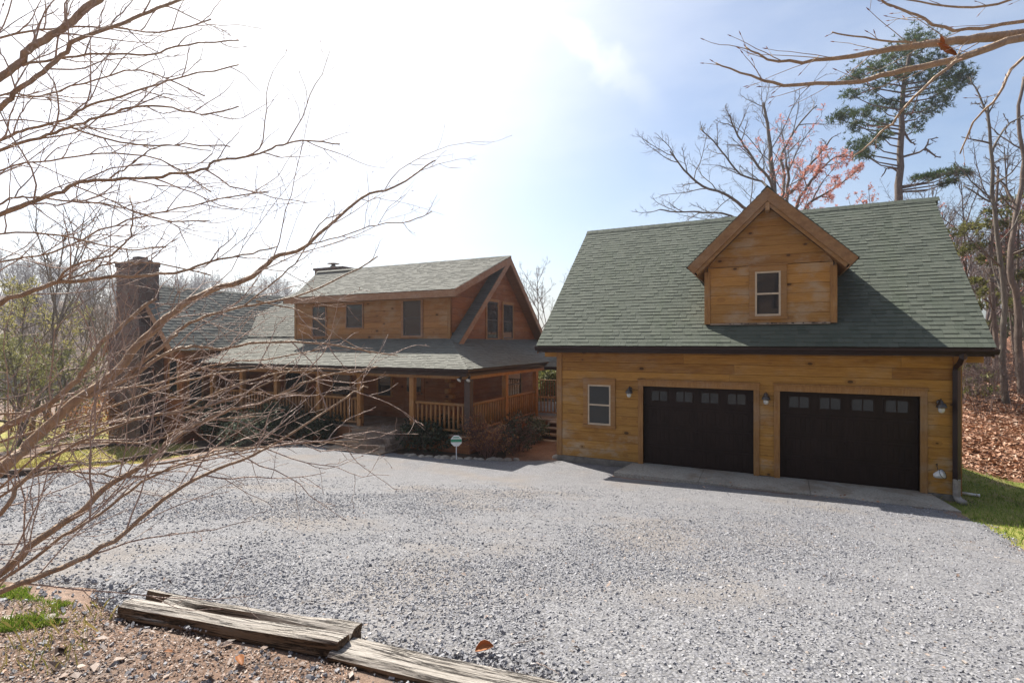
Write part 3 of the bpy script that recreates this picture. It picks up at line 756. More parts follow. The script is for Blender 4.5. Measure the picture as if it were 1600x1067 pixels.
mb.build('ridge_cap', M['shingle_green'], roof)
for X in (RX0, RX1 - 0.04):
    for sgn in (-1, 1):
        y0, ze = (EY, EZ) if sgn < 0 else (GB + 0.25, 1.2)
        mb = MB(); mb.prism([(X, y0, ze - 0.015), (X, RY, RZ - 0.015), (X, RY, RZ - 0.24), (X, y0, ze - 0.24)], (0.04, 0, 0)); mb.build('rake_board', M['barge'], gar)
mb = MB(); mb.box(RX0, RX1, EY + 0.0, EY + 0.03, EZ - 0.21, EZ - 0.02); mb.build('fascia', M['gutter'], gar)
mb = MB(); gutter(mb, (RX0 - 0.03, EY - 0.005, EZ - 0.045), (RX1 + 0.05, EY - 0.005, EZ - 0.055), (0, -1, 0)); g = mb.build('gutter', M['gutter'], gar)
mb = MB()
X = GX1 - 0.06
mb.tube([(X, EY - 0.05, EZ - 0.15), (X, EY - 0.05, EZ - 0.24), (X, EY + 0.08, EZ - 0.33), (X, GY - 0.16, EZ - 0.42), (X, GY - 0.115, EZ - 0.52), (X, GY - 0.115, G0 + 0.36)], 0.072, 4)
dsp = mb.build('downspout', M['gutter'], gar, bevel=0.006)
mb = MB(); prof = []
for i in range(17): prof.append((i * 0.024, 0.073 if i % 2 else 0.061))
mb.lathe((X, GY - 0.115, G0 + 0.0), (0, 0, 1), prof, 12); mb.tube([(X, GY - 0.115, G0 + 0.01), (X + 0.03, GY - 0.16, G0 - 0.05), (X + 0.08, GY - 0.3, G0 - 0.06)], [0.068, 0.066, 0.066], 10)
mb.build('pipe_boot', M['boot'], dsp, smooth=True)
# end returns of the eave
for X0, X1 in ((RX0 + 0.04, GX0 - 0.05), (GX1 + 0.05, RX1 - 0.04)):
    mb = MB(); mb.box(X0, X1, GY - 0.03, GY + 0.0, EZ - 0.35, EZ - 0.13); mb.build('eave_return', M['siding'], gar)
# dormer
DX0, DX1, DY, DZ0 = -1.55, 1.27, 14.36, 0.46
DC, DPZ = -0.14, 3.70
mb = MB(); fd = front(DY)
sl = 0.985
plank_wall(mb, fd, DX0 + 0.03, DX1 - 0.03, DZ0, 1.88, 0.235, rng=rng, seam=6); gable_wall(mb, fd, DC, DPZ - 0.40, sl, DX0 + 0.03, DX1 - 0.03, 1.88, 0.235)
for X, nx in ((DX0, -1), (DX1, 1)):
    plank_wall(mb, Fr((X, 0, 0), (0, 1, 0), (nx, 0, 0)), DY, 16.6, DZ0, 2.0, 0.235, rng=rng)
dw = mb.build('dormer_wall', M['dormer_siding'], gar)
mb = MB(); mb.box(DX0 + 0.01, DX1 - 0.01, DY + 0.01, 16.6, DZ0 - 0.2, 2.0)
mb.prism([(DX0 + 0.01, DY + 0.01, 2.0), (DX1 - 0.01, DY + 0.01, 2.0), (DC, DY + 0.01, DPZ - 0.36)], (0, 2.2, 0)); mb.build('dormer_frame', M['black'], dw)
for x0, x1 in ((DX0 - 0.05, DX0 + 0.09), (DX1 - 0.09, DX1 + 0.05)):
    mb = MB(); fbox(mb, fd, x0, x1, DZ0 - 0.02, 1.78, -0.03, 0.065); mb.build('corner_board', M['trim'], dw, bevel=0.004)
mb = MB(); fbox(mb, fd, DX0 + 0.09, DX1 - 0.09, DZ0 - 0.045, DZ0, 0.0, 0.055)
for i in range(30):
    u = rng.uniform(DX0 + 0.1, DX1 - 0.15); fbox(mb, fd, u, u + rng.uniform(0.01, 0.06), DZ0 - 0.03, DZ0 - rng.uniform(0, 0.02), 0.055, 0.057, 1)
mb.build('flashing', [M['porch_grey'], M['black']], dw)
EW = 1.84; EZd = DPZ - EW * sl
dm = MB(); ds = MB(); yb = 18.4; yf = 14.0
for s in (-1, 1):
    e = (DC + s * EW, EZd); ybk = yb
    slab(dm, [(e[0], yf, e[1]), (e[0], ybk - 0.5, e[1]), (DC - s * 0.001, ybk - 0.3, DPZ), (DC - s * 0.001, yf, DPZ)], 0.10)
    if s < 0: shingles(ds, (e[0] - 0.02, ybk - 0.4, e[1] - 0.015), (0, -1, 0), (EW, 0, EW * sl), ybk - 0.4 - yf + 0.03, math.hypot(EW, EW * sl) + 0.03, rng=rng)
    else: shingles(ds, (e[0] + 0.02, yf - 0.03, e[1] - 0.015), (0, 1, 0), (-EW, 0, EW * sl), ybk - 0.4 - yf + 0.03, math.hypot(EW, EW * sl) + 0.03, rng=rng)
droof = dm.build('dormer_roof', M['ceiling'], gar); 
y = yf - 0.03
while y < yb - 0.5:
    ds.prism([(DC - 0.14, y, DPZ - 0.10), (DC, y, DPZ + 0.045), (DC + 0.14, y, DPZ - 0.10), (DC + 0.14, y, DPZ - 0.108), (DC, y, DPZ + 0.03), (DC - 0.14, y, DPZ - 0.108)], (0, 0.22, 0)); y += 0.2
ds.build('shingle_cover', M['shingle_green'], droof)
for s in (-1, 1):
    mb = MB(); nx, nz = -s * sl, -1.0; k = 1 / math.hypot(sl, 1); nx, nz = nx * k, nz * k           # inward-down normal
    ex, ez = DC + s * EW, EZd
    def q(t, w): return (DC + s * EW * t + nx * w * 1.0, yf - 0.035, DPZ - EW * sl * t + nz * w)
    pk = lambda w: (DC, yf - 0.035, DPZ - w / k)
    mb.prism([q(1.0, 0.005), pk(0.005), pk(0.235), q(1.0, 0.235)], (0, 0.04, 0))
    mb.build('bargeboard', M['trim_barge'], droof, bevel=0.004)
    mb = MB(); mb.prism([tuple(Vector(q(0.985, 0.10)) + Vector((0, 0.042, 0))), tuple(Vector(pk(0.10)) + Vector((0, 0.042, 0))), tuple(Vector(pk(0.31)) + Vector((0, 0.042, 0))), tuple(Vector(q(0.985, 0.31)) + Vector((0, 0.042, 0)))], (0, 0.06, 0))
    mb.build('bargeboard', M['trim_h'], droof)
    # eave fascia running back to the main roof, and rafter tail
    mb = MB(); mb.prism([(ex, yf + 0.01, ez - 0.02), (ex - s * 0.03, yf + 0.01, ez - 0.02), (ex + nx * 0.33, yf + 0.01, ez + nz * 0.33), (ex + nx * 0.33 + s * 0.03, yf + 0.01, ez + nz * 0.33)], (0, 2.2, 0)); mb.build('eave_board', M['barge'], droof)
    mb = MB(); a = Vector((ex + nx * 0.31, yf + 0.1, ez + nz * 0.31)); mb.prism([a, a + Vector((-s * 0.42, 0, 0.42 * sl)), a + Vector((-s * 0.42, 0, 0.42 * sl + 0.04)), a + Vector((0, 0, 0.04))], (0, 2.2, 0)); mb.build('eave_soffit', M['ceiling'], droof)
mb = MB(); mb.box(DC - 0.05, DC + 0.05, yf - 0.03, DY - 0.05, DPZ - 0.56, DPZ - 0.36); mb.build('ridge_beam', M['trim'], droof, bevel=0.01)
window(gar, fd, -0.42, 0.15, 0.62, 1.72, M['trim_h'], M['sash'], tw=0.13, n0=0.045, label='small dormer sash window with yellow pine casing')
window(gar, fr, -4.71, -4.05, -2.34, -1.21, M['trim_h'], M['sash'], tw=0.13, n0=0.045, label='sash window left of the garage doors')
# garage doors
def garage_door(x0, x1, label):
    y = GY + 0.10; fdoor = front(y)
    mb = MB(); z = G0 + 0.01; hs = (DT - 0.02 - z) / 4; fbox(mb, fdoor, x0, x1, z, DT, -0.05, 0)
    w = x1 - x0
    for r in range(4):
        za, zb = z + r * hs + 0.006, z + (r + 1) * hs - 0.006
        fbox(mb, fdoor, x0, x1, za, zb, 0.0, 0.012)
        if r < 3:
            for c in range(4):
                a = x0 + w * (0.045 + 0.235 * c); b = a + w * 0.205
                fbox(mb, fdoor, a, b, za + 0.06, zb - 0.06, 0.012, 0.02)
                nb = 5
                for j in range(nb):
                    p = a + 0.02 + (b - a - 0.04) * j / nb; fbox(mb, fdoor, p, p + (b - a - 0.04) / nb - 0.012, za + 0.08, zb - 0.08, 0.02, 0.026)
    d = mb.build('garage_door', M['door'], gar, bevel=0.003); d['label'] = label
    for c in range(4):
        a = x0 + w * (0.075 + 0.235 * c); b = a + w * 0.15; za = z + 3 * hs + 0.15; zb = z + 4 * hs - 0.11
        mb = MB(); t = 0.035
        fbox(mb, fdoor, a - t, b + t, za - t, za, 0.012, 0.032); fbox(mb, fdoor, a - t, b + t, zb, zb + t, 0.012, 0.032)
        fbox(mb, fdoor, a - t, a, za, zb, 0.012, 0.032); fbox(mb, fdoor, b, b + t, za, zb, 0.012, 0.032)
        mdl = (a + b) / 2; fbox(mb, fdoor, mdl - 0.014, mdl + 0.014, za, zb, 0.012, 0.03)
        # arched top corners
        for (p, q_) in ((a, 1), (b, -1)):
            mb.prism([fdoor.p(p, zb, 0.014), fdoor.p(p, zb - 0.02, 0.014), fdoor.p(p + q_ * 0.06, zb, 0.014)], (0, -0.014, 0))
        f_ = mb.build('door_window', M['door'], d)
        for (p, q_) in ((a, mdl - 0.014), (mdl + 0.014, b)):
            mb = MB(); fbox(mb, fdoor, p, q_, za, zb, 0.012, 0.018); mb.build('pane', M['glass'], d)
    mb = MB(); cx = x0 + w * 0.5; cz = z + 2 * hs - 0.1; mb.lathe(fdoor.p(cx, cz, 0.012), (0, -1, 0), [(0, 0.05), (0.012, 0.05), (0.02, 0.03), (0.03, 0.012)], 14); fbox(mb, fdoor, cx - 0.012, cx + 0.012, cz - 0.13, cz + 0.13, 0.014, 0.03)
    mb.build('handle', M['door'], d)
    mb = MB()
    for p, q_ in ((x0 - 0.13, x0), (x1, x1 + 0.13)): fbox(mb, fr, p, q_, G0 + 0.0, DT, -0.10, 0.07)
    fbox(mb, fr, x0 - 0.13, x1 + 0.13, DT, DT + 0.15, -0.10, 0.07); fbox(mb, fr, x0 - 0.15, x1 + 0.15, DT + 0.15, DT + 0.185, 0.0, 0.10)
    mb.build('casing', M['trim'], d, bevel=0.005)
garage_door(*D1, 'left garage door, dark brown with dim upper windows')
garage_door(*D2, 'right garage door, dark brown with bright reflections in its windows')
def wall_lamp(px, py, label):
    p = PY(px, py, GY - 0.045); x, z = p.x, p.z
    mb = MB(); mb.lathe((x, GY - 0.042, z + 0.10), (0, -1, 0), [(0, 0.055), (0.015, 0.055), (0.025, 0.03)], 12)
    mb.tube([(x, GY - 0.06, z + 0.10), (x, GY - 0.10, z + 0.16), (x, GY - 0.16, z + 0.18), (x, GY - 0.20, z + 0.14)], 0.011, 6)
    l = mb.build('wall_lamp', M['metal_dark'], gar, smooth=True); l['label'] = label
    mb = MB(); mb.lathe((x, GY - 0.20, z + 0.15), (0, 0, -1), [(0, 0.02), (0.02, 0.032), (0.05, 0.035), (0.07, 0.075), (0.14, 0.10), (0.15, 0.10)], 14); mb.build('hood', M['metal_dark'], l, smooth=True)
    mb = MB(); mb.lathe((x, GY - 0.20, z + 0.0), (0, 0, -1), [(0, 0.062), (0.05, 0.062), (0.10, 0.045), (0.115, 0.015)], 12); mb.build('lamp_glass', M['lamp_glass'], l, smooth=True)
wall_lamp(985, 613, 'wall lamp between the window and left garage door')
wall_lamp(1197, 623, 'wall lamp on the pier between the two garage doors')
wall_lamp(1468, 635, 'wall lamp right of the right garage door')

# concrete apron with one joint
mb = MB()
ys = 13.18
for a, b in ((-3.42, -1.62), (-1.612, 0.72), (0.728, 3.02)):
    x0, x1 = a, b
    mb.hexa([(x0 - (0.25 if a < -3 else 0), ys, G0 - 0.3), (x1 + (0.28 if b > 3 else 0), ys, G0 - 0.3), (x1, GY + 0.1, G0 - 0.3), (x0, GY + 0.1, G0 - 0.3), (x0 - (0.25 if a < -3 else 0), ys, G0 - 0.035), (x1 + (0.28 if b > 3 else 0), ys, G0 - 0.035), (x1, GY + 0.1, G0 + 0.004), (x0, GY + 0.1, G0 + 0.004)])
mb.build('concrete_apron', M['concrete'], None, bevel=0.008)['kind'] = 'structure'

# ------------------------------------------------------------------ log house
HX, HY = -10.33, 15.75                                           # right wall, front wall
PF = -2.85                                                       # porch floor
hs_ = thing('log_house', 'two-storey log house with wraparound porch and shed dormer', 'house', (-14, 15.75, -3.6))
rng = random.Random(11)
fh = front(HY); fs = sideX(HX)
mb = MB()
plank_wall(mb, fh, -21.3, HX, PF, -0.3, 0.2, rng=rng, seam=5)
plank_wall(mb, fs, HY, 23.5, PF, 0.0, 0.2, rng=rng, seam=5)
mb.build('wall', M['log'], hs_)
mb = MB(); gable_wall(mb, fs, 19.55, 3.28, 0.895, HY, 23.5, 0.0, 0.22); mb.build('gable_wall', M['log'], hs_)
mb = MB(); mb.box(-21.3, HX - 0.02, HY + 0.02, 23.4, -4, 0.2); mb.prism([(HX - 0.02, HY + 0.1, 0.1), (HX - 0.02, 23.4, 0.1), (HX - 0.02, 19.55, 3.3)], (-10.4, 0, 0)); mb.build('wall_frame', M['black'], hs_)
# interlocking log ends at the front corner
for i in range(12):
    z = PF + 0.2 * i
    mb = MB()
    if i % 2 == 0: mb.box(HX - 0.02, HX + 0.16, HY - 0.045, HY + 0.13, z + 0.01, z + 0.19)
    else: mb.box(HX - 0.13, HX + 0.045, HY - 0.16, HY + 0.02, z + 0.01, z + 0.19)
    mb.build('log_end', M['log_face'], hs_, bevel=0.02)
# steep main roof
mrz = 3.52; mry = 19.55; mey = 15.45; mez = mrz - (mry - mey) * 0.895
mb = MB()
slab(mb, [(-20.85, mey, mez), (-9.85, mey, mez), (-9.85, mry, mrz), (-20.85, mry, mrz)], 0.12)
slab(mb, [(-20.85, 23.65, mez), (-9.85, 23.65, mez), (-9.85, mry + 0.004, mrz), (-20.85, mry + 0.004, mrz)], 0.12)
hroof = mb.build('roof', M['ceiling'], hs_)
mb = MB(); L_ = math.hypot(mry - mey, mrz - mez)
shingles(mb, (-22.6, mey - 0.02, mez - 0.01), (1, 0, 0), (0, 1, 0.895), 12.77, L_ + 0.03, rng=rng, ulim=lambda v: (max(0.0, min(1.75, (v - 1.8) * 1.1)), 12.77))
shingles(mb, (-20.87, 23.67, mez - 0.01), (1, 0, 0), (0, -1, 0.895), 11.04, L_ + 0.03, expo=0.3, tab=(0.5, 0.9), rng=rng)
mb.build('shingle_cover', M['shingle_grey'], hroof)
for y0 in (mey, 23.65):
    mb = MB(); mb.prism([(-9.86, y0, mez - 0.01), (-9.86, mry, mrz - 0.01), (-9.86, mry, mrz - 0.30), (-9.86, y0 + (0.18 if y0 < mry else -0.18), mez - 0.13)], (0.05, 0, 0)); mb.build('bargeboard', M['barge'], hroof)
    mb = MB(); mb.prism([(HX + 0.05, y0, mez - 0.13), (HX + 0.05, mry, mrz - 0.13), (HX + 0.05, mry, mrz - 0.16), (HX + 0.05, y0, mez - 0.16)], (0.42, 0, 0)); mb.build('soffit', M['ceiling'], hroof)
# shed dormer across the front
sx0, sx1 = -18.05, -10.32
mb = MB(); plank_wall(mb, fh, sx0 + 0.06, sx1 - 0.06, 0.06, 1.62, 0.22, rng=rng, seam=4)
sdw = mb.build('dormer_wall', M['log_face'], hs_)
mb = MB(); z = 0.1
while z < 2.9:                                                    # triangular side of the dormer
    zt = z + 0.22
    def lim(zz): return (15.75, 19.5) if False else (max(15.75, 15.2 + (zz - 1.55) / 0.391), 19.55 - (3.52 - zz) / 0.895)
    a, b = lim(z); c, d = lim(zt)
    if b - a > 0.02 : board(mb, fs, a, max(b, a + .02), min(c, max(d, c)), max(d, c), z + 0.002, zt - 0.002)
    z = zt
mb.build('dormer_cheek', M['log'], sdw)
mb = MB(); mb.box(sx0 + 0.02, sx1 - 0.01, HY + 0.02, 17.2, 0, 1.6); mb.build('dormer_frame', M['black'], sdw)
for x0 in (sx0 - 0.03, sx1 - 0.09):
    mb = MB(); fbox(mb, fh, x0, x0 + 0.12, 0.08, 1.6, -0.05, 0.06); mb.build('corner_board', M['trim'], sdw)
dey, dez, drz = 15.2, 1.80, 3.56
mb = MB(); slab(mb, [(-18.12, dey, dez), (-9.80, dey, dez), (-9.80, mry, drz), (-18.12, mry, drz)], 0.06)
shed = mb.build('dormer_roof', M['ceiling'], hs_)
mb = MB(); shingles(mb, (-18.15, dey - 0.03, dez - 0.005), (1, 0, 0), (0, mry - dey, drz - dez), 8.37, math.hypot(mry - dey, drz - dez) + 0.05, rng=rng)
x = -20.85
while x < -9.9:
    mb.prism([(x, mry - 0.15, drz - 0.07), (x, mry, drz + 0.02), (x, mry + 0.15, drz - 0.12), (x, mry + 0.15, drz - 0.13), (x, mry, drz + 0.008), (x, mry - 0.15, drz - 0.08)], (0.21, 0, 0.006)); x += 0.2
mb.build('shingle_cover', M['shingle_grey'], shed)
mb = MB(); mb.box(-18.12, -9.80, dey - 0.03, dey + 0.01, dez - 0.26, dez - 0.02); mb.build('fascia', M['barge'], shed)
for X in (-18.14, -9.80):
    mb = MB(); mb.prism([(X, dey - 0.03, dez - 0.01), (X, mry - 0.05, drz - 0.03), (X, mry - 0.05, drz - 0.29), (X, dey - 0.03, dez - 0.26)], (0.04, 0, 0)); mb.build('rake_board', M['barge'], shed)
mb = MB(); mb.box(-18.0, -9.86, dey + 0.02, HY - 0.06, 1.56, 1.59); mb.build('soffit', M['ceiling'], shed)
window(sdw, fh, -17.01, -16.30, 0.22, 1.42, M['barge'], M['dark_sash'], tw=0.06, sill=False, head=False)
window(sdw, fh, -15.17, -14.35, 0.55, 1.45, M['barge'], M['dark_sash'], tw=0.06, sill=False, head=False)
window(sdw, fh, -12.36, -11.56, 0.22, 1.50, M['barge'], M['dark_sash'], tw=0.09, sill=False, head=False)
window(hs_, fs, 18.35, 19.25, 0.12, 1.62, M['trim'], M['dark_sash'], tw=0.10, sill=False, head=False, label='left window of the gable pair')
window(hs_, fs, 19.75, 20.65, 0.12, 1.58, M['trim'], M['dark_sash'], tw=0.10, sill=False, head=False, label='right window of the gable pair')
# porch
PGY, PGX, PGZ = 13.28, -8.12, -0.82
mb = MB()
rise = 0.92; run = HY - PGY; rx = -PGX + HX      # rx negative run along -x
slab(mb, [(-22.0, PGY, PGZ), (PGX, PGY, PGZ), (HX, HY, PGZ + rise), (-22.0, HY, PGZ + rise)], 0.06)
slab(mb, [(PGX, PGY, PGZ), (PGX, 23.5, PGZ), (HX, 23.5, PGZ + rise), (HX, HY, PGZ + rise)], 0.06)
proof = mb.build('porch_roof', M['ceiling'], hs_)
mb = MB(); Lf = math.hypot(run, rise); Ls = math.hypot(HX - PGX, rise)
shingles(mb, (-22.0, PGY - 0.04, PGZ - 0.005), (1, 0, 0), (0, run, rise), 22.0 + PGX + 0.03, Lf, rng=rng, ulim=lambda v: (0, 22.0 + PGX + 0.03 + (HX - PGX) * v / Lf))
shingles(mb, (PGX + 0.04, PGY - 0.02, PGZ - 0.005), (0, 1, 0), (HX - PGX, 0, rise), 10.2, Ls, rng=rng, ulim=lambda v: (run * v / Ls, 10.2))
mb.build('shingle_cover', M['shingle_grey'], proof)
mb = MB(); A = Vector((PGX + 0.02, PGY - 0.02, PGZ + 0.012)); B = Vector((HX, HY, PGZ + rise + 0.012)); n_ = 16
for i in range(n_):
    a = A.lerp(B, i / n_); b = A.lerp(B, (i + 1.08) / n_)
    for off in ((-0.14, 0, -0.008), (0, 0.14, -0.008)):
        o_ = Vector(off); mb.face([a + Vector((0, 0, 0.012)), b + Vector((0, 0, 0.005)), b + o_, a + o_])
mb.build('hip_cap', M['shingle_grey'], proof)
mb = MB(); gutter(mb, (-21.8, PGY - 0.0, PGZ - 0.015), (PGX + 0.11, PGY - 0.0, PGZ - 0.02), (0, -1, 0)); mb.build('gutter', M['gutter'], hs_)
mb = MB(); gutter(mb, (PGX + 0.0, PGY - 0.11, PGZ - 0.02), (PGX, 19.1, PGZ - 0.02), (1, 0, 0)); mb.build('gutter', M['gutter'], hs_)
mb = MB(); mb.box(-21.8, PGX - 0.02, PGY + 0.02, PGY + 0.06, PGZ - 0.22, PGZ - 0.04); mb.box(PGX - 0.06, PGX - 0.02, PGY + 0.07, 23, PGZ - 0.22, PGZ - 0.04); mb.build('fascia', M['gutter'], hs_)
PY0 = 13.6; PX0 = -8.25
mb = MB(); mb.box(-21.3, PX0 + 0.09, PY0 - 0.09, PY0 + 0.09, -1.14, -0.98); mb.box(PX0 - 0.09, PX0 + 0.09, PY0 + 0.1, 23, -1.14, -0.98); mb.build('beam', M['post'], hs_)
mb = MB(); mb.box(-21.3, PX0 - 0.1, PY0 + 0.1, HY - 0.05, -0.97, -0.94); mb.box(HX + 0.05, PX0 - 0.1, HY, 23, -0.97, -0.94); mb.build('ceiling', M['ceiling'], hs_)
mb = MB()
x = -21.3
while x < PX0 + 0.1: mb.box(x, min(x + 0.137, PX0 + 0.12), PY0 - 0.12, HY, PF - 0.04, PF); x += 0.142
y = HY + 0.01
while y < 23: mb.box(HX, PX0 + 0.12, y, y + 0.137, PF - 0.04, PF); y += 0.142
pfl = mb.build('porch_floor', M['porch_grey'], hs_)
mb = MB(); mb.box(-21.3, PX0 + 0.08, PY0 - 0.08, PY0 - 0.03, -4.2, PF - 0.045); mb.box(PX0 + 0.03, PX0 + 0.08, PY0 - 0.02, 23, -4.0, PF - 0.045); mb.build('porch_skirt', M['log'], hs_)
posts = [(-8.25, 13.6), (-10.33, 13.6), (-12.53, 13.6), (-14.42, 13.6), (-16.58, 13.6), (-18.5, 13.6), (-20.3, 13.6), (-8.25, 16.0), (-8.25, 18.55), (-8.25, 21)]
for i, (x, y) in enumerate(posts):
    mb = MB(); w = 0.085 if i else 0.10
    mb.box(x - w, x + w, y - w, y + w, PF, -1.145)
    o = mb.build('post', M['post'] if i else M['dark_post'], hs_, bevel=0.012)
    if i == 0: o['label'] = 'dark brown corner post'
def railing(parent, p0, p1, zf, h=0.92, step=0.155, r=0.034, mat=None, skip_ends=0.12, name='railing', square=False):
    mat = mat or M['post']; p0, p1 = Vector((p0[0], p0[1], 0)), Vector((p1[0], p1[1], 0)); t = (p1 - p0).normalized()
    a, b = p0 + t * skip_ends, p1 - t * skip_ends
    mb = MB()
    for z, rr in ((zf + h, 0.05), (zf + 0.12, 0.042)):
        if square: mb.beam(a + Vector((0, 0, z)), b + Vector((0, 0, z)), 0.09, 0.04)
        else: mb.tube([a + Vector((0, 0, z)), b + Vector((0, 0, z))], rr, 10)
    rl = mb.build(name, mat, parent, smooth=not square)
    L = (b - a).length; n = max(2, int(L / step))
    for i in range(n):
        q = a + t * L * (i + 0.5) / n
        mb = MB()
        if square: mb.box(q.x - 0.018, q.x + 0.018, q.y - 0.018, q.y + 0.018, zf + 0.1, zf + h - 0.02)
        else:
            j = rng.uniform(-0.006, 0.006); mb.tube([(q.x + j, q.y, zf + 0.13), (q.x, q.y, zf + 0.5), (q.x - j, q.y, zf + h - 0.02)], [r, r * rng.uniform(0.95, 1.15), r], 8)
        mb.build('baluster', mat, rl, smooth=not square)
    return rl
for a, b in ((0, 1), (2, 3), (3, 4), (4, 5), (5, 6), (0, 7), (7, 8)): railing(hs_, posts[a], posts[b], PF)
# front steps
mb = MB(); sx = (-12.55, -10.75)
for i in range(4):
    zt = PF - 0.17 * (i + 0.0) - (0.0 if i == 0 else 0.0); y0 = PY0 - 0.12 - 0.30 * (i + 1); ex = 0.07 * i
    if i == 0: zt = PF - 0.03
    mb.box(sx[0] - ex, sx[1] + ex, y0, PY0 - 0.12, zt - 0.045, zt); mb.box(sx[0] - ex + 0.02, sx[1] + ex - 0.02, y0 + 0.03, PY0 - 0.13, zt - 0.175 - (0.05 if i == 3 else 0), zt - 0.047)
mb.build('porch_steps', M['porch_grey'], hs_, bevel=0.006)
# ground floor windows and doors behind the porch
window(hs_, fh, -13.55, -12.95, -2.05, -1.12, M['log_face'], M['dark_sash'], tw=0.08, sill=False, head=False)
window(hs_, fh, -15.9, -15.0, -2.1, -1.15, M['log_face'], M['dark_sash'], tw=0.08, sill=False, head=False)
window(hs_, fh, -18.6, -17.4, -2.1, -1.15, M['log_face'], M['dark_sash'], tw=0.08, sill=False, head=False)
window(hs_, fs, 20.1, 21.5, -2.62, -1.15, M['log_face'], M['dark_sash'], tw=0.08, sill=False, head=False)
mb = MB(); fbox(mb, fh, -12.35, -11.4, PF + 0.02, -1.0, 0.0, 0.06); dr = mb.build('front_door', M['log'], hs_, bevel=0.01)
mb = MB(); fbox(mb, fh, -12.2, -11.55, PF + 1.0, -1.12, 0.06, 0.066); mb.build('pane', M['glass'], dr)
mb = MB(); mb.lathe(fh.p(-11.5, PF + 0.95, 0.06), (0, -1, 0), [(0, 0.02), (0.03, 0.015), (0.05, 0.03), (0.07, 0.02)], 10); mb.build('handle', M['metal_dark'], dr)
# flood lamps under the porch corner
for k, (dx, dy) in enumerate(((-0.14, -0.05), (0.1, 0.02))):
    c = Vector((PX0 + dx, PY0 - 0.13 + dy, -1.06))
    mb = MB(); mb.box(PX0 + dx - 0.03, PX0 + dx + 0.03, PY0 - 0.14, PY0 - 0.09, -1.06, -1.0); a_ = Vector((dx * 1.2, -0.8, -0.75)).normalized()
    mb.lathe(c, a_, [(0, 0.02), (0.03, 0.035), (0.09, 0.055), (0.15, 0.075)], 12); fl = mb.build('flood_lamp', M['metal_dark'], hs_, smooth=True)
    mb = MB(); mb.lathe(c + a_ * 0.151, a_, [(0, 0.07), (0.012, 0.05), (0.018, 0.01)], 12); mb.build('lamp_glass', M['lamp_glass'], fl, smooth=True)
# rear chimney
a = PY(500.7, 420.5, 20.3); b = PY(544, 420.5, 20.3); rc = MB(); rc.box(a.x, b.x, 19.9, 20.8, 2.6, a.z - 0.12); rc.box(a.x - 0.06, b.x + 0.06, 19.84, 20.86, a.z - 0.12, a.z)
ch2 = rc.build('chimney', M['stone_wall'], hs_, bevel=0.02); ch2['label'] = 'low stone chimney on the ridge with a metal cap'
mb = MB(); cx_ = (a.x + b.x) / 2 - 0.05
mb.lathe((cx_, 20.3, a.z), (0, 0, 1), [(0, 0.16), (0.12, 0.16), (0.13, 0.10), (0.26, 0.10)], 12); mb.lathe((cx_, 20.3, a.z + 0.22), (0, 0, 1), [(0, 0.30), (0.02, 0.32), (0.07, 0.12), (0.09, 0.02)], 14); mb.build('chimney_cap', M['metal_dark'], ch2)
# left wing, gable to the front, with its stone chimney
WXC, WRZ, WYF = -23.15, 2.36, 12.25
wx0, wx1 = -25.4, -20.95; wsl = 1.10
fw = front(12.8)
mb = MB(); plank_wall(mb, fw, wx0, wx1, -4.3, -0.3, 0.2, rng=rng, seam=4); gable_wall(mb, fw, WXC, WRZ - 0.2, wsl, wx0, wx1, -0.3, 0.2)
plank_wall(mb, sideX(wx1), 12.8, 16, -4.3, -0.15, 0.2, rng=rng, seam=4)
wing = mb.build('wing_wall', M['log'], hs_)
mb = MB(); mb.box(wx0 + 0.02, wx1 - 0.02, 12.82, 20, -4.5, -0.4); mb.build('wing_frame', M['black'], wing)
wrun = 2.45; wez = WRZ - wrun * wsl
mb = MB()
for s in (-1, 1): slab(mb, [(WXC + s * wrun, WYF, wez), (WXC + s * wrun, 20.2, wez), (WXC - s * .002, 20.2, WRZ), (WXC - s * .002, WYF, WRZ)], 0.12)
wroof = mb.build('wing_roof', M['ceiling'], hs_)
mb = MB(); Lw = math.hypot(wrun, wrun * wsl)
shingles(mb, (WXC + wrun + 0.02, WYF - 0.02, wez - 0.01), (0, 1, 0), (-1, 0, wsl), 7.9, Lw + 0.02, rng=rng, expo=0.16)
shingles(mb, (WXC - wrun - 0.02, WYF - 0.02, wez - 0.01), (0, 1, 0), (1, 0, wsl), 7.9, Lw + 0.02, rng=rng, expo=0.3, tab=(0.5, 0.9))
mb.build('shingle_cover', M['shingle_grey'], wroof)
for s in (-1, 1):
    mb = MB(); mb.prism([(WXC + s * wrun, WYF - 0.03, wez), (WXC, WYF - 0.03, WRZ), (WXC, WYF - 0.03, WRZ - 0.34), (WXC + s * wrun, WYF - 0.03, wez - 0.34)], (0, 0.05, 0)); mb.build('bargeboard', M['barge'], wroof)
for u0, u1, z0, z1 in ((-21.75, -21.25, -2.2, -0.75),): window(wing, fw, u0, u1, z0, z1, M['log_face'], M['dark_sash'], tw=0.09, sill=False, head=False)
window(wing, sideX(wx1), 13.0, 13.5, -2.5, -1.2, M['log_face'], M['dark_sash'], tw=0.08, head=False)
cy_ = 11.95
a = PY(181, 413, cy_); b = PY(216, 413, cy_)
mb = MB(); xm = (a.x + b.x) / 2
rr = random.Random(5)
def col_x(x0, x1, y0, y1, z0, z1): mb.box(x0, x1, y0, y1, z0, z1)
col_x(a.x, b.x, cy_, 12.75, 0.9, a.z - 0.12); col_x(a.x - 0.035, b.x + 0.035, cy_ - 0.035, 12.785, a.z - 0.12, a.z + 0.08)
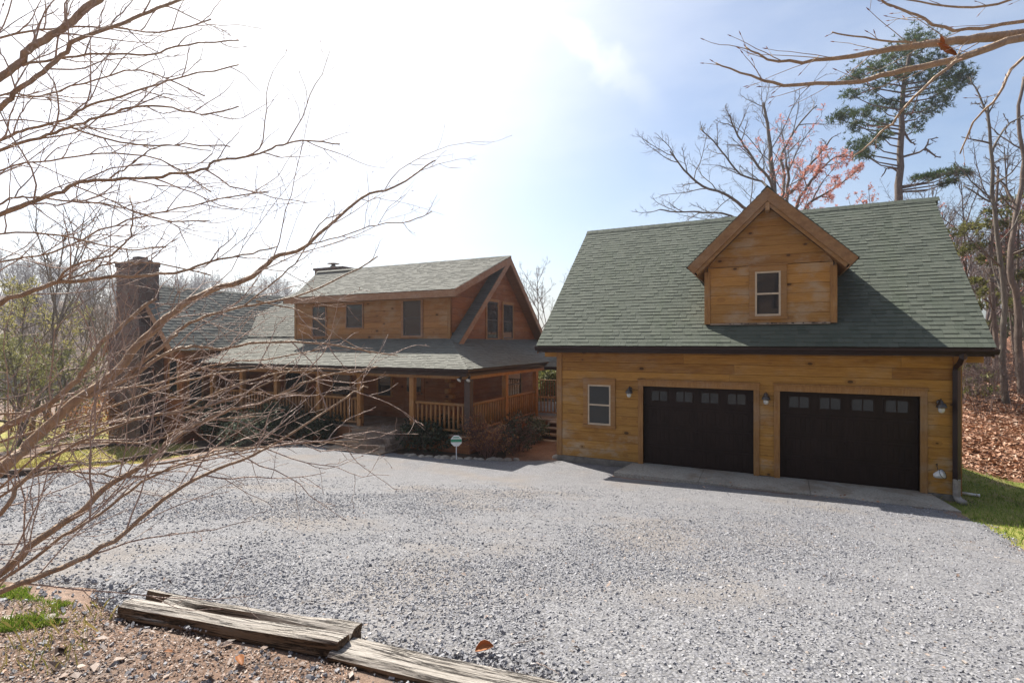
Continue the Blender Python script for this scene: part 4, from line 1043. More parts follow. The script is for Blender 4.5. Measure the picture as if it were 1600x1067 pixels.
mb.hexa([(a.x - 0.35, cy_ - 0.1, 0.2), (b.x + 0.3, cy_ - 0.1, 0.2), (b.x + 0.3, 12.7, 0.2), (a.x - 0.35, 12.7, 0.2), (a.x, cy_, 0.9), (b.x, cy_, 0.9), (b.x, 12.7, 0.9), (a.x, 12.7, 0.9)])
col_x(a.x - 0.35, b.x + 0.3, cy_ - 0.1, 12.75, -5.0, 0.2)
ch1 = mb.build('chimney', M['stone_wall'], hs_, bevel=0.03); ch1['label'] = 'tall brown stone chimney on the wing gable'
mb = MB(); mb.box(xm - 0.35, xm + 0.35, cy_ + 0.2, cy_ + 0.8, a.z + 0.085, a.z + 0.2); mb.box(xm - 0.2, xm + 0.2, cy_ + 0.3, cy_ + 0.7, a.z + 0.205, a.z + 0.32); mb.build('chimney_cap', M['stone_wall'], ch1, bevel=0.02)

# ------------------------------------------------------------------ deck between house and garage
dk = thing('deck', 'small raised deck with railing and stairs between house and garage', 'deck', (-7, 18.5, -3.4))
mb = MB(); x = -8.1
while x < -5.75: mb.box(x, x + 0.137, 17.75, 23.6, PF - 0.04, PF); x += 0.142
mb.build('deck_floor', M['porch_grey'], dk)
mb = MB(); mb.box(-8.12, -5.7, 17.69, 17.74, -3.9, PF - 0.05); mb.build('skirt', M['log'], dk)
mb = MB()
for i in range(4):
    zt = PF - 0.02 - 0.17 * i; y0 = 17.68 - 0.29 * (i + 1); mb.box(-7.25, -5.72, y0, y0 + 0.31, zt - 0.05, zt)
mb.hexa([(-7.30, 16.5, -3.62), (-7.26, 16.5, -3.62), (-7.26, 17.68, -3.62), (-7.30, 17.68, -3.62), (-7.30, 16.5, -3.45), (-7.26, 16.5, -3.45), (-7.26, 17.68, PF - 0.05), (-7.30, 17.68, PF - 0.05)])
mb.build('stairs', M['porch_grey'], dk)
railing(dk, (-10.3, 23.5), (-5.7, 23.5), PF, h=0.98, step=0.13, mat=M['post'], square=True, skip_ends=0.05)
railing(dk, (-8.2, 18.75), (-7.0, 18.75), PF, h=0.72, step=0.13, mat=M['post'], square=True, skip_ends=0.03)
mb = MB(); mb.box(-5.86, -5.72, 19.0, 19.14, PF, -1.05); mb.build('post', M['dark_post'], dk)
mb = MB(); mb.box(-7.42, -7.28, 18.68, 18.82, PF, -1.08); mb.build('post', M['dark_post'], dk)
mb = MB(); slab(mb, [(-8.05, 18.95, -0.98), (-5.68, 18.95, -0.98), (-5.68, 24, 0.4), (-8.05, 24, 0.4)], 0.06); brf = mb.build('roof', M['ceiling'], dk)
mb = MB(); shingles(mb, (-8.05, 18.92, -0.985), (1, 0, 0), (0, 5.05, 1.38), 2.38, 5.1, rng=rng); mb.build('shingle_cover', M['shingle_grey'], brf)
mb = MB(); gutter(mb, (-8.0, 18.93, -0.99), (-5.7, 18.93, -0.99), (0, -1, 0)); mb.build('gutter', M['gutter'], dk)

#@@REST
# ------------------------------------------------------------------ trees
def frame(t):
    t = t.normalized(); a = t.orthogonal().normalized(); return a, t.cross(a)
def wander(p, d, L, n, curl, up, rng, bias=None):
    pts = [Vector(p)]; d = Vector(d).normalized(); s = L / n
    for i in range(n):
        d = d + Vector((rng.gauss(0, curl), rng.gauss(0, curl), rng.gauss(0, curl) + up))
        if bias is not None: d = d + bias
        d.normalize(); pts.append(pts[-1] + d * s)
    return pts
def plen(pts): return sum((pts[i + 1] - pts[i]).length for i in range(len(pts) - 1))
def sprout(mb, pts, rads, lv, P, rng, tips=None, t0=0.15):
    """grow side branches along a branch, then side branches along those"""
    if lv >= len(P['n']): return
    L = plen(pts); n = max(1, int(P['n'][lv] * (L if P.get('perm') else 1) * rng.uniform(0.8, 1.2)))
    k = len(pts) - 1; ph = rng.uniform(0, 6.28)
    for i in range(n):
        t = t0 + (1 - t0) * (i + rng.random()) / n; f = t * k; j = min(int(f), k - 1); f -= j
        p = pts[j].lerp(pts[j + 1], f); r = rads[j] * (1 - f) + rads[j + 1] * f
        tg = (pts[j + 1] - pts[j]).normalized(); a, b = frame(tg); ph += 2.4 + rng.uniform(-0.5, 0.5)
        ang = math.radians(rng.uniform(*P['ang'][lv]))
        d = tg * math.cos(ang) + (a * math.cos(ph) + b * math.sin(ph)) * math.sin(ang)
        if 'flat' in P: d.z *= P['flat']
        l = P['len'][lv] * rng.uniform(0.55, 1.25) * ((L * (1 - 0.55 * t)) if not P.get('abs') else (1 - 0.4 * t))
        if l < 0.02: continue
        r0 = min(r * 0.75, P['rmax'][lv] * rng.uniform(0.8, 1.1)); r1 = max(r0 * 0.35, P['rmin'])
        ns = P['seg'][lv]
        q = wander(p, d, l, ns, P['curl'], P['up'], rng, P.get('bias'))
        rr = [r0 + (r1 - r0) * m / ns for m in range(ns + 1)]
        mb.tube(q, rr, P['sides'][lv], P.get('m', 0), cap=False)
        if tips is not None and lv >= P.get('tiplv', len(P['n']) - 1): tips.append((q[-1], (q[-1] - q[-2]).normalized(), lv))
        sprout(mb, q, rr, lv + 1, P, rng, tips)
def trace(mb, pl, w0, w1, P=None, rng=None, tips=None, sides=8, t0=0.1, sub=3, jit=0.0):
    """pl: list of (px,py,distance); w0,w1: pixel thickness at both ends"""
    raw = [PD(x, y, d) for x, y, d in pl]; n = len(raw)
    pts = []
    for i in range(n - 1):                                        # Catmull-Rom
        p0, p1, p2, p3 = raw[max(i - 1, 0)], raw[i], raw[i + 1], raw[min(i + 2, n - 1)]
        for k in range(sub):
            t = k / sub
            q = 0.5 * ((2 * p1) + (p2 - p0) * t + (2 * p0 - 5 * p1 + 4 * p2 - p3) * t * t + (3 * p1 - p0 - 3 * p2 + p3) * t ** 3)
            if jit and (i or k): q = q + Vector((rng.gauss(0, jit), rng.gauss(0, jit), rng.gauss(0, jit)))
            pts.append(q)
    pts.append(raw[-1])
    m = len(pts) - 1; d0, d1 = pl[0][2], pl[-1][2]
    rads = [max((w0 + (w1 - w0) * (i / m) ** 0.8) / 2 * (d0 + (d1 - d0) * i / m) / F, 0.0010) for i in range(m + 1)]
    mb.tube(pts, rads, sides)
    if P: sprout(mb, pts, rads, 0, P, rng, tips, t0)
    return pts, rads

# --- the bare multi-stemmed tree at the left, close to the camera
TS = 0.62                                                          # the tree stands an arm's length to the left
ft = thing('bare_tree', 'large bare multi-stemmed tree reaching in from the left foreground', 'tree', tuple(PD(-330, 1010, 3.0 * TS)))
rng = random.Random(21)
base = PD(-330, 1010, 3.0 * TS); base.z = float(gz(base.x, base.y))
FP = dict(n=[4.4 / TS, 6.0 / TS, 8.0 / TS], perm=True, ang=[(22, 55), (25, 60), (30, 70)], len=[0.34, 0.42, 0.40], m=1, rmax=[0.0056 * TS, 0.0031 * TS, 0.0021 * TS], rmin=0.00135 * TS, seg=[9, 6, 4], curl=0.155, up=0.025, sides=[5, 4, 3], tiplv=1, bias=Vector((0.02, 0.0, 0.008)))
limbs = [
 ([(-330,1000,3.0),(-140,850,3.1),(6,730,3.2),(43,695,3.3),(115,629,3.4),(184,577,3.5),(226,528,3.6),(272,488,3.7),(328,455,3.85),(394,432,4.0),(426,403,4.1),(480,383,4.25),(562,310,4.6),(616,292,4.8),(680,250,5.0)],34,2),
 ([(115,629,3.4),(197,593,3.5),(259,551,3.6),(302,541,3.75),(345,545,3.9),(410,534,4.0),(508,536,4.2),(568,547,4.3),(621,555,4.4)],12,2),
 ([(-330,1000,3.0),(-160,790,3.05),(0,672,3.1),(60,640,3.15),(112,602,3.2),(140,565,3.2),(165,530,3.25),(223,480,3.35),(245,466,3.4)],24,4),
 ([(197,590,3.5),(259,534,3.6),(282,514,3.7),(321,495,3.75),(380,478,3.9),(440,468,4.0),(520,440,4.2),(590,400,4.4)],11,2),
 ([(400,470,3.9),(459,482,4.0),(493,500,4.05),(530,526,4.1),(580,552,4.2)],4,1.5),
 ([(-330,1000,3.0),(-150,960,2.8),(0,896,2.75),(58,843,2.8),(122,801,2.9),(175,753,3.0),(223,727,3.05),(272,685,3.15),(315,659,3.25),(361,639,3.3),(404,628,3.4),(460,604,3.5),(500,588,3.6),(590,572,3.75)],22,2),
 ([(-330,1000,3.0),(-150,990,2.6),(0,925,2.55),(96,886,2.6),(180,843,2.7),(255,780,2.8),(318,742,2.9),(393,711,3.0),(450,680,3.1),(540,620,3.3),(575,605,3.4)],17,2),
 ([(-330,1000,3.0),(-140,960,2.7),(0,905,2.7),(100,836,2.75),(159,801,2.8),(223,753,2.9),(318,712,3.0),(400,700,3.1),(480,690,3.2),(560,690,3.4)],10,2),
 ([(-330,1000,3.0),(-140,900,2.9),(0,800,2.9),(32,753,2.95),(106,700,3.05),(170,670,3.1),(230,650,3.2),(300,640,3.3),(380,615,3.4),(460,575,3.6)],14,2),
 ([(-330,1000,3.0),(-140,820,3.4),(0,717,3.4),(60,695,3.5),(120,668,3.6),(200,655,3.7),(279,640,3.8),(345,610,3.9),(420,585,4.0),(500,575,4.2)],9,2),
 ([(-330,1000,3.0),(-140,860,3.6),(0,760,3.6),(75,700,3.7),(164,690,3.8),(230,690,3.9),(279,672,4.0),(331,655,4.0),(400,650,4.2)],8,2),
 ([(-330,1000,3.0),(-150,880,3.3),(0,775,3.2),(40,748,3.2),(90,737,3.25),(150,738,3.3),(190,745,3.4),(260,735,3.5),(330,716,3.5),(420,700,3.6)],8,2),
 ([(223,727,3.05),(300,716,3.2),(350,702,3.3),(420,697,3.4),(500,690,3.5),(560,700,3.6)],6,1.5),
 ([(0,690,3.6),(60,672,3.7),(160,640,3.8),(240,610,3.9),(330,585,4.0),(430,575,4.2),(560,577,4.4)],8,2),
 ([(-40,650,3.9),(60,640,4.0),(150,610,4.1),(240,600,4.2),(330,570,4.3),(420,560,4.4),(500,545,4.5)],7,2),
]
upper = [
 ([(-240,330,3.0),(-100,190,3.0),(0,121,3.05),(31,99,3.1),(50,72,3.1),(90,50,3.15),(121,27,3.2),(153,0,3.25),(200,-50,3.3)],20,10),
 ([(-240,400,3.0),(-100,260,3.0),(0,171,3.1),(27,140,3.1),(67,112,3.15),(103,81,3.2),(117,63,3.2),(180,40,3.3),(234,18,3.4),(279,0,3.5),(340,-25,3.6)],17,4),
 ([(34,103,3.1),(90,92,3.2),(157,83,3.3),(234,85,3.4),(292,70,3.5),(373,63,3.7)],8,2),
 ([(-240,430,3.0),(-100,310,3.1),(0,236,3.2),(63,216,3.25),(108,198,3.3),(153,184,3.35),(202,169,3.4),(252,166,3.5),(315,178,3.6),(373,166,3.7)],12,2),
 ([(-240,430,3.0),(-100,290,3.2),(0,220,3.3),(45,202,3.35),(108,184,3.4),(135,166,3.45),(180,153,3.5),(238,135,3.6),(288,119,3.7),(373,101,3.9)],11,2),
 ([(108,198,3.3),(171,218,3.4),(229,227,3.5),(292,225,3.6),(360,229,3.75)],6,2),
 ([(-250,560,3.0),(-100,410,3.05),(0,335,3.1),(54,315,3.15),(99,297,3.2),(135,283,3.25),(193,279,3.3),(252,274,3.4),(315,265,3.5),(342,250,3.6),(396,243,3.7),(432,229,3.8),(472,220,3.9),(531,225,4.1)],15,2),
 ([(171,279,3.3),(202,259,3.35),(229,238,3.4),(261,227,3.5),(330,235,3.6)],5,1.5),
 ([(-250,520,3.1),(-100,380,3.2),(0,315,3.3),(45,308,3.4),(112,315,3.5),(171,319,3.6),(225,335,3.7),(270,346,3.8),(328,344,3.9)],7,2),
 ([(-250,560,3.2),(-100,420,3.3),(0,366,3.4),(94,367,3.5),(140,378,3.6),(200,390,3.7),(260,386,3.8)],7,2),
 ([(-270,720,3.0),(-100,540,3.05),(0,474,3.1),(52,453,3.15),(89,441,3.2),(131,438,3.25),(178,432,3.3),(236,429,3.4),(285,423,3.5),(328,409,3.6),(394,395,3.8),(432,385,4.0)],19,2),
 ([(89,440,3.2),(108,420,3.2),(136,408,3.25),(173,400,3.3),(194,380,3.3),(202,373,3.35),(209,342,3.4),(203,305,3.5)],8,2),
 ([(110,434,3.2),(140,423,3.3),(164,414,3.35),(200,410,3.4),(250,412,3.5),(330,430,3.7)],6,2),
 ([(-240,350,3.3),(-100,130,3.4),(0,60,3.5),(80,45,3.6),(160,42,3.7),(250,50,3.8),(330,30,3.9)],8,2),
 ([(-240,430,3.4),(-100,220,3.5),(0,150,3.6),(60,150,3.7),(130,130,3.8),(220,110,3.9),(320,150,4.0)],7,2),
 ([(-250,500,3.4),(-100,330,3.5),(0,265,3.6),(80,250,3.7),(160,240,3.8),(250,250,3.9),(330,300,4.1)],6,2),
 ([(-260,620,3.4),(-100,470,3.5),(0,410,3.6),(80,395,3.7),(180,350,3.8),(260,330,3.9),(340,310,4.1),(420,300,4.3)],6,2),
 ([(380,478,3.9),(430,440,4.0),(470,400,4.15),(500,350,4.3),(540,330,4.5)],5,1.5),
 ([(480,383,4.25),(530,370,4.4),(590,350,4.6),(640,345,4.8),(675,330,4.9)],4,1.5),
]
mb = MB()
stem = [base - Vector((0, 0, 0.1)), PD(-330, 1000, 3.0 * TS), PD(-290, 720, 3.0 * TS), PD(-250, 430, 3.0 * TS), PD(-200, 150, 3.0 * TS), PD(-150, -120, 3.0 * TS)]
mb.tube(stem, [0.075, 0.055, 0.045, 0.037, 0.03, 0.02], 10)
mb.tube([base + Vector((-0.08, 0.06, -0.1)), PD(-420, 700, 3.2 * TS), PD(-400, 350, 3.4 * TS), PD(-330, 0, 3.6 * TS)], [0.06, 0.045, 0.032, 0.02], 10)
mb.tube([base + Vector((0, 0, -0.25)), base + Vector((0, 0, 0.15))], [0.12, 0.075], 10)
mb.build('trunk', M['bark_fore'], ft, smooth=True)
for li, (pl, w0, w1) in enumerate(limbs + upper):
    mb = MB(); tips = []
    w0 *= 0.58 if li < len(limbs) else 0.50
    pl = [(x, y, d * TS) for x, y, d in pl]
    i0 = next((i for i, p in enumerate(pl) if p[0] > -60), 0)
    LPr = dict(FP, n=[FP['n'][0] * 0.8, FP['n'][1] * 0.85, FP['n'][2] * 0.85], rmax=[r * 0.85 for r in FP['rmax']]) if li < len(limbs) else FP
    trace(mb, pl, w0, w1, LPr, rng, tips, 9, t0=max(0.05, (i0 - 0.5) / len(pl)), sub=4, jit=0.0025)
    lo = mb.build('limb', [M['bark_fore'], M['twig_fore']], ft, smooth=True)
    bm_ = MB()
    for p, d, lv in tips:
        if rng.random() < 0.5: bm_.tube([p, p + d * 0.004, p + d * 0.009], [0.001, 0.0018, 0.0004], 4, cap=False)
    if bm_.v: bm_.build('buds', M['bud'], lo)['kind'] = 'stuff'

# --- branch of a tree standing just outside the frame on the right
bt = thing('beech_tree', 'pale bare branch with pointed buds hanging in from the upper right', 'tree', tuple(PD(2250, 1180, 2.6)))
rng = random.Random(4)
mb = MB(); tb = PD(2250, 1180, 2.6)
tp = [tb, PD(2230, 700, 2.6), PD(2210, 250, 2.6), PD(2200, -200, 2.6), PD(2190, -700, 2.6)]
mb.tube(tp, [0.10, 0.085, 0.075, 0.06, 0.03], 10); mb.build('trunk', M['bark_beech'], bt, smooth=True)
BP = dict(n=[4.5, 4], perm=True, ang=[(15, 45), (25, 55)], len=[0.15, 0.35], rmax=[0.0022, 0.0014], rmin=0.0010, seg=[6, 4], curl=0.08, up=0.01, sides=[5, 4], tiplv=0, bias=Vector((-0.02, 0, 0.004)))
for pl, w0, w1 in [
 ([(2205,60,2.6),(1850,20,2.4),(1600,51,2.3),(1512,63,2.3),(1433,71,2.35),(1354,83,2.4),(1291,93,2.45),(1217,95,2.5),(1165,73,2.55)],20,2),
 ([(1700,40,2.33),(1600,57,2.25),(1496,91,2.25),(1394,114,2.3),(1327,128,2.35),(1224,132,2.4),(1173,118,2.45),(1118,98,2.5)],14,2),
 ([(1530,80,2.25),(1496,93,2.2),(1425,153,2.2),(1394,193,2.25),(1362,220,2.3),(1331,250,2.35)],6,2),
 ([(1800,-20,2.5),(1600,31,2.5),(1492,47,2.5),(1433,24,2.55),(1386,6,2.6),(1350,-20,2.6)],7,2),
 ([(1620,48,2.3),(1500,68,2.4),(1413,67,2.45),(1350,59,2.5),(1300,50,2.5)],5,2),
 ([(1800,-10,2.6),(1600,90,2.7),(1560,150,2.7),(1520,190,2.8),(1500,240,2.9)],6,2),
 ([(1800,-60,2.6),(1660,-30,2.7),(1560,5,2.8),(1480,10,2.8),(1400,-5,2.9)],6,2)]:
    mb = MB(); tips = []
    i0 = next((i for i, p in enumerate(pl) if p[0] < 1680), 0)
    trace(mb, pl, w0, w1, BP, rng, tips, 8, t0=0.2, sub=4, jit=0.003)
    br_ = mb.build('branch', M['bark_beech'], bt, smooth=True)
    bm_ = MB()
    for p, d, lv in tips: bm_.tube([p - d * 0.004, p + d * 0.004, p + d * 0.018], [0.0016, 0.0026, 0.0005], 5, cap=False)
    if bm_.v: bm_.build('buds', M['bud'], br_)['kind'] = 'stuff'
def curled_leaf(L, W_, curl, lift, rng):
    """a dead leaf as a curved two-sided sheet, local coordinates"""
    V = []; nu, nv = 10, 6
    for i in range(nu + 1):
        u = i / nu; w = W_ * math.sin(math.pi * min(max(u, 0.02), 0.98)) ** 0.7
        for j in range(nv + 1):
            v = j / nv * 2 - 1; a = v * curl
            y = w / 2 * (math.sin(a) / max(curl, 0.01)) * 1.0 if curl > 0.05 else w / 2 * v
            z = w / 2 * (1 - math.cos(a)) / max(curl, 0.01) + lift * math.sin(u * 2.6) * L + rng.uniform(-1, 1) * 0.02 * W_
            V.append((L * (u - 0.5), y, z))
    Fc = []
    for i in range(nu):
        for j in range(nv):
            a = i * (nv + 1) + j; Fc.append((a, a + 1, a + nv + 2, a + nv + 1))
    return V, Fc
def leaf_thing(p, L, W_, curl, lift, rot, label, seed, group=None, name='fallen_leaf'):
    V, Fc = curled_leaf(L, W_, curl, lift, random.Random(seed))
    o = finish(bpy.data.meshes.new(name), np.array(V), Fc, None, name, M['dead_leaf'], True); link(o)
    o.location = p; o.rotation_euler = rot
    sm = o.modifiers.new('thickness', 'SOLIDIFY'); sm.thickness = 0.0012
    tag(o, label, 'leaf', group)
leaf_thing(PD(1481, 76, 2.27), 0.10, 0.055, 1.9, -0.15, (1.2, 0.5, 0.4), 'curled orange dead leaf caught on the branch at upper right', 3, name='dead_leaf')
leaf_thing(PD(1470, 68, 2.3), 0.06, 0.03, 1.5, 0.2, (0.3, 1.0, 1.4), 'small brown leaf scrap behind the curled orange leaf on the branch', 4, name='dead_leaf')

# --- bare tree kinds for the background
def bare_mesh(seed, H, r, P, lean=0.05, tips=None, fork=0.45, nmain=7, spread=(18, 50)):
    rng = random.Random(seed); mb = MB()
    pts = wander((0, 0, -0.3), (rng.gauss(0, lean), rng.gauss(0, lean), 1), H, 9, 0.045, 0.03, rng)
    rads = [r * (1 - 0.88 * (i / 9) ** 0.9) + 0.012 for i in range(10)]
    rads[0] = r * 1.35
    mb.tube(pts, rads, 8)
    trunk = mb; mb = MB()
    k = len(pts) - 1
    for i in range(nmain):
        t = fork + (0.97 - fork) * (i + rng.random() * 0.7) / nmain; f = t * k; j = min(int(f), k - 1); p = pts[j].lerp(pts[j + 1], f - j)
        ph = i * 2.4 + rng.uniform(-0.4, 0.4); an = math.radians(rng.uniform(*spread))
        d = Vector((math.cos(ph) * math.sin(an), math.sin(ph) * math.sin(an), math.cos(an)))
        l = H * (1.05 - t) * rng.uniform(0.7, 1.15) * 0.8 + 0.06 * H
        r0 = rads[j] * 0.62; q = wander(p, d, l, 8, 0.09, 0.03, rng); rr = [r0 * (1 - 0.85 * m / 8) + 0.008 for m in range(9)]
        mb.tube(q, rr, 6, cap=False); sprout(mb, q, rr, 0, P, rng, tips, 0.2)
    sprout(mb, pts[6:], rads[6:], 0, P, rng, tips, 0.1)
    return trunk, mb
TP = dict(n=[7, 6, 5], ang=[(25, 60), (25, 65), (30, 70)], len=[0.42, 0.45, 0.5], rmax=[0.06, 0.022, 0.011], rmin=0.0065, seg=[6, 4, 3], curl=0.12, up=0.035, sides=[5, 3, 3])
def place(name, label, cat, parts, loc, rot=0, sc=1, group=None, first={}):
    """parts: list of (part name, mesh); a copy of a tree shares the meshes of its kind"""
    t = bpy.data.objects.new(name, None); COL.objects.link(t); t.location = loc; t.rotation_euler = (0, 0, rot); t.scale = (sc, sc, sc); t.empty_display_size = 0.3
    tag(t, label, cat, group)
    for pn, me in parts:
        o = bpy.data.objects.new(pn, me); COL.objects.link(o); o.parent = t
    return t
def to_mesh(mb, name, mat, smooth=True):
    o = finish(bpy.data.meshes.new(name), np.array(mb.v), mb.f, None, name, mat, smooth); me = o.data; bpy.data.objects.remove(o); return me
def blades(tips, n, L, w, rng, spread=1.0, fwd=0.5):
    """leaf or needle blades around given points -> numpy triangles"""
    out = []
    for (p, d, *_r) in tips:
        for i in range(n):
            v = Vector((rng.gauss(0, 1), rng.gauss(0, 1), rng.gauss(0, 1))).normalized() * spread + d * fwd
            v.normalize(); a = v.orthogonal().normalized(); a = a * math.cos(i * 2.1) + v.cross(a) * math.sin(i * 2.1)
            l = L * rng.uniform(0.6, 1.3); s = p + v * l * 0.1
            out.append((s - a * w * 0.5, s + a * w * 0.5, s + v * l * 0.6 + a * w * 0.45, s + v * l))
    return np.array([[tuple(q) for q in f] for f in out])
def cloud_mesh(V, name, mat):
    n = len(V); o = finish_np(bpy.data.meshes.new(name), V.reshape(-1, 3), np.arange(n * 4, dtype=np.int32), np.full(n, 4, dtype=np.int32), None, name, mat, False)
    me = o.data; bpy.data.objects.remove(o); return me
variants = []
for sd, H, r in ((1, 15, 0.12), (2, 13, 0.09), (3, 17, 0.14), (4, 11, 0.07)):
    a, b = bare_mesh(sd, H, r, TP)
    variants.append([('trunk', to_mesh(a, 'trunk', M['bark_brown'])), ('crown', to_mesh(b, 'crown', M['bark_brown']))])
def gplace(v, px, D, label, rot, sc, group, name='bare_tree'):
    q = PD(px, 533, D); return place(name, label, 'tree', variants[v], (q.x, q.y, float(gz(q.x, q.y))), rot, sc, group)

# traced trees at the right edge
def traced_tree(name, label, lims, P, seed, mat, base_px, group=None, tips=None, sides=8):
    rng = random.Random(seed); b0 = PD(*base_px)
    t = thing(name, label, 'tree', tuple(b0), group)
    for i, (pl, w0, w1) in enumerate(lims):
        mb = MB(); tp_ = [] if tips is None else tips
        trace(mb, pl, w0, w1, P, rng, tp_, sides if i == 0 else 6, t0=0.35 if i == 0 else 0.15, sub=3, jit=0.015)
        mb.build('trunk' if i == 0 else 'limb', mat, t, smooth=True)
    return t
RP = dict(n=[7, 6, 5], ang=[(30, 75), (25, 65), (30, 70)], len=[0.22, 0.45, 0.5], rmax=[0.045, 0.02, 0.010], rmin=0.006, seg=[6, 4, 3], curl=0.13, up=0.03, sides=[5, 3, 3])
traced_tree('bare_tree', 'tall straight grey trunk standing in leaf litter right of the garage', [
 ([(1573,648,22),(1566,560,22),(1569,480,22),(1562,400,22),(1552,300,22),(1548,230,22),(1543,165,22)],10.5,3.5),
 ([(1560,320,22),(1530,305,22.3),(1505,290,22.6)],4,1.5), ([(1549,240,22),(1570,200,22.4),(1600,180,22.8)],4,1.5), ([(1545,190,22),(1530,150,22.3),(1515,120,22.5)],4,1.5)], RP, 31, M['bark_grey'], (1573, 648, 22))
traced_tree('bare_tree', 'thick dark crooked trunk at the right edge of the picture', [
 ([(1598,640,24),(1592,560,24),(1590,470,24),(1578,425,24),(1583,360,24),(1592,310,24),(1600,250,24),(1590,190,24),(1600,120,24)],12,4),
 ([(1590,330,24),(1570,290,24.5),(1550,270,25)],5,2), ([(1600,250,24),(1630,210,24.5),(1660,160,25)],5,2)], RP, 32, M['bark_brown'], (1598, 640, 24))
traced_tree('bare_tree', 'brown trunk behind the tall grey trunk right of the garage', [
 ([(1551,622,27),(1556,540,27),(1552,470,27),(1548,400,27),(1556,330,27),(1560,260,27)],9,3)], RP, 33, M['bark_brown'], (1551, 622, 27))
woodg = 'bare woodland trees right of the garage'
rng = random.Random(77)
for i in range(40):
    px = rng.uniform(1440, 1720) if i % 3 else rng.uniform(1500, 1610); D = rng.uniform(26, 62)
    gplace(rng.randrange(4), px, D, 'slender bare tree in the woodland right of the garage', rng.uniform(0, 6.28), rng.uniform(0.45, 0.85), woodg)

# oak behind the garage
OP = dict(n=[11, 8, 6], ang=[(25, 55), (25, 60), (30, 65)], len=[0.36, 0.42, 0.5], rmax=[0.032, 0.015, 0.009], rmin=0.006, seg=[6, 5, 3], curl=0.13, up=0.03, sides=[5, 3, 3])
traced_tree('oak_tree', 'wide bare oak crown rising behind the garage ridge', [
 ([(1216,630,32),(1214,500,32),(1212,400,32),(1209,291,32),(1205,256,32),(1203,220,32),(1197,181,32),(1193,160,32)],13.0,3),
 ([(1212,400,32),(1220,320,32),(1225,290,32.5),(1225,268,33),(1221,244,33),(1232,220,33),(1252,189,33.5),(1276,165,34)],6.5,2),
 ([(1210,330,32),(1205,285,31.5),(1185,260,31),(1169,236,31),(1154,213,30.5),(1146,197,30.5),(1140,180,30)],5.0,2),
 ([(1213,440,32),(1190,350,31),(1161,323,30.5),(1134,303,30),(1098,291,30),(1075,272,29.5),(1059,252,29.5),(1047,236,29)],6.5,2),
 ([(1213,450,32),(1180,370,31.5),(1142,337,31.5),(1098,331,32),(1059,331,32),(1031,327,32)],4.3,2),
 ([(1205,300,32),(1190,284,33),(1157,272,33.5),(1134,244,34),(1114,220,34),(1094,201,34.5)],4.3,2),
 ([(1222,310,32.5),(1245,290,32),(1262,262,31.5),(1285,235,31),(1300,215,31)],6,2)], OP, 35, M['bark_grey'], (1216, 630, 32))
# red budding maples right of the dormer
tips = []
mt_ = traced_tree('maple_tree', 'red budding maple rising behind the garage ridge right of the dormer', [
 ([(1232,640,27),(1232,480,27),(1230,380,27),(1228,320,27),(1232,280,27),(1228,250,27)],10,3),
 ([(1231,380,27),(1245,320,27),(1262,290,27.2),(1280,268,27.3),(1298,250,27.5),(1320,240,27.7)],6,2),
 ([(1231,400,27),(1255,330,27.4),(1275,310,27.6),(1310,290,28),(1340,265,28)],6,2)], OP, 36, M['bark_brown'], (1232, 640, 27), tips=tips)
rng = random.Random(8)
mt_me = cloud_mesh(blades([q for q in tips if rng.random() < 0.8], 5, 0.13, 0.035, rng) - np.array(mt_.location), 'blossom', M['red_bud'])
o = bpy.data.objects.new('blossom', mt_me); link(o, mt_)
tips2 = []
a, b = bare_mesh(15, 12, 0.11, TP, tips=tips2, fork=0.3, nmain=9)
mp_parts = [('trunk', to_mesh(a, 'trunk', M['bark_brown'])), ('crown', to_mesh(b, 'crown', M['bark_far'])), ('blossom', cloud_mesh(blades([q for q in tips2 if rng.random() < 0.45], 3, 0.13, 0.06, rng), 'blossom', M['red_bud']))]
for px, D, sc, lab in ((1300, 36, 0.95, 'budding maple left of the pine behind the garage'), (1345, 33, 0.85, 'budding maple in front of the pine trunk behind the garage'), (1385, 40, 1.05, 'budding maple at the foot of the pine, farthest back'), (1540, 30, 0.8, 'reddish budding maple among the trunks right of the garage')):
    q = PD(px, 533, D); place('maple_tree', lab, 'tree', mp_parts, (q.x, q.y, float(gz(q.x, q.y))), px, sc, 'red budding maples')

# tall pine
rng = random.Random(9)
pt = thing('pine_tree', 'tall pine with uneven dark crown behind the right end of the garage', 'tree', tuple(PD(1409, 620, 35)))
mb = MB(); ptr = [(1409,620,35),(1406,450,35),(1405,310,35),(1407,260,35),(1408,200,35),(1410,150,35),(1418,100,35),(1430,62,35)]
trace(mb, ptr, 15, 4, None, rng, sides=9, sub=3, jit=0.03); mb.build('trunk', M['bark_brown'], pt, smooth=True)
cl = [(1430,58,14),(1412,72,14),(1450,68,14),(1392,88,14),(1424,92,18),(1462,92,16),(1490,108,16),(1508,118,10),(1482,138,14),(1370,103,12),(1345,113,12),(1333,122,8),(1402,122,14),(1442,132,16),(1362,140,12),(1328,148,8),(1468,158,12),(1320,178,9),(1345,176,11),(1308,184,7),(1372,166,10),(1395,160,10),(1420,172,10),(1450,172,12),(1380,192,10),(1342,196,10),(1432,196,9),(1360,222,11),(1336,228,10),(1352,243,8),(1377,212,8),(1345,238,9),(1495,128,10),(1405,108,14),(1440,112,16),(1475,118,14)]
cl2 = [(1432,278,4),(1446,276,5),(1458,274,6),(1472,272,7),(1486,268,7),(1500,268,6),(1513,271,4),(1478,286,5),(1490,282,4)]
mb = MB(); tips = []
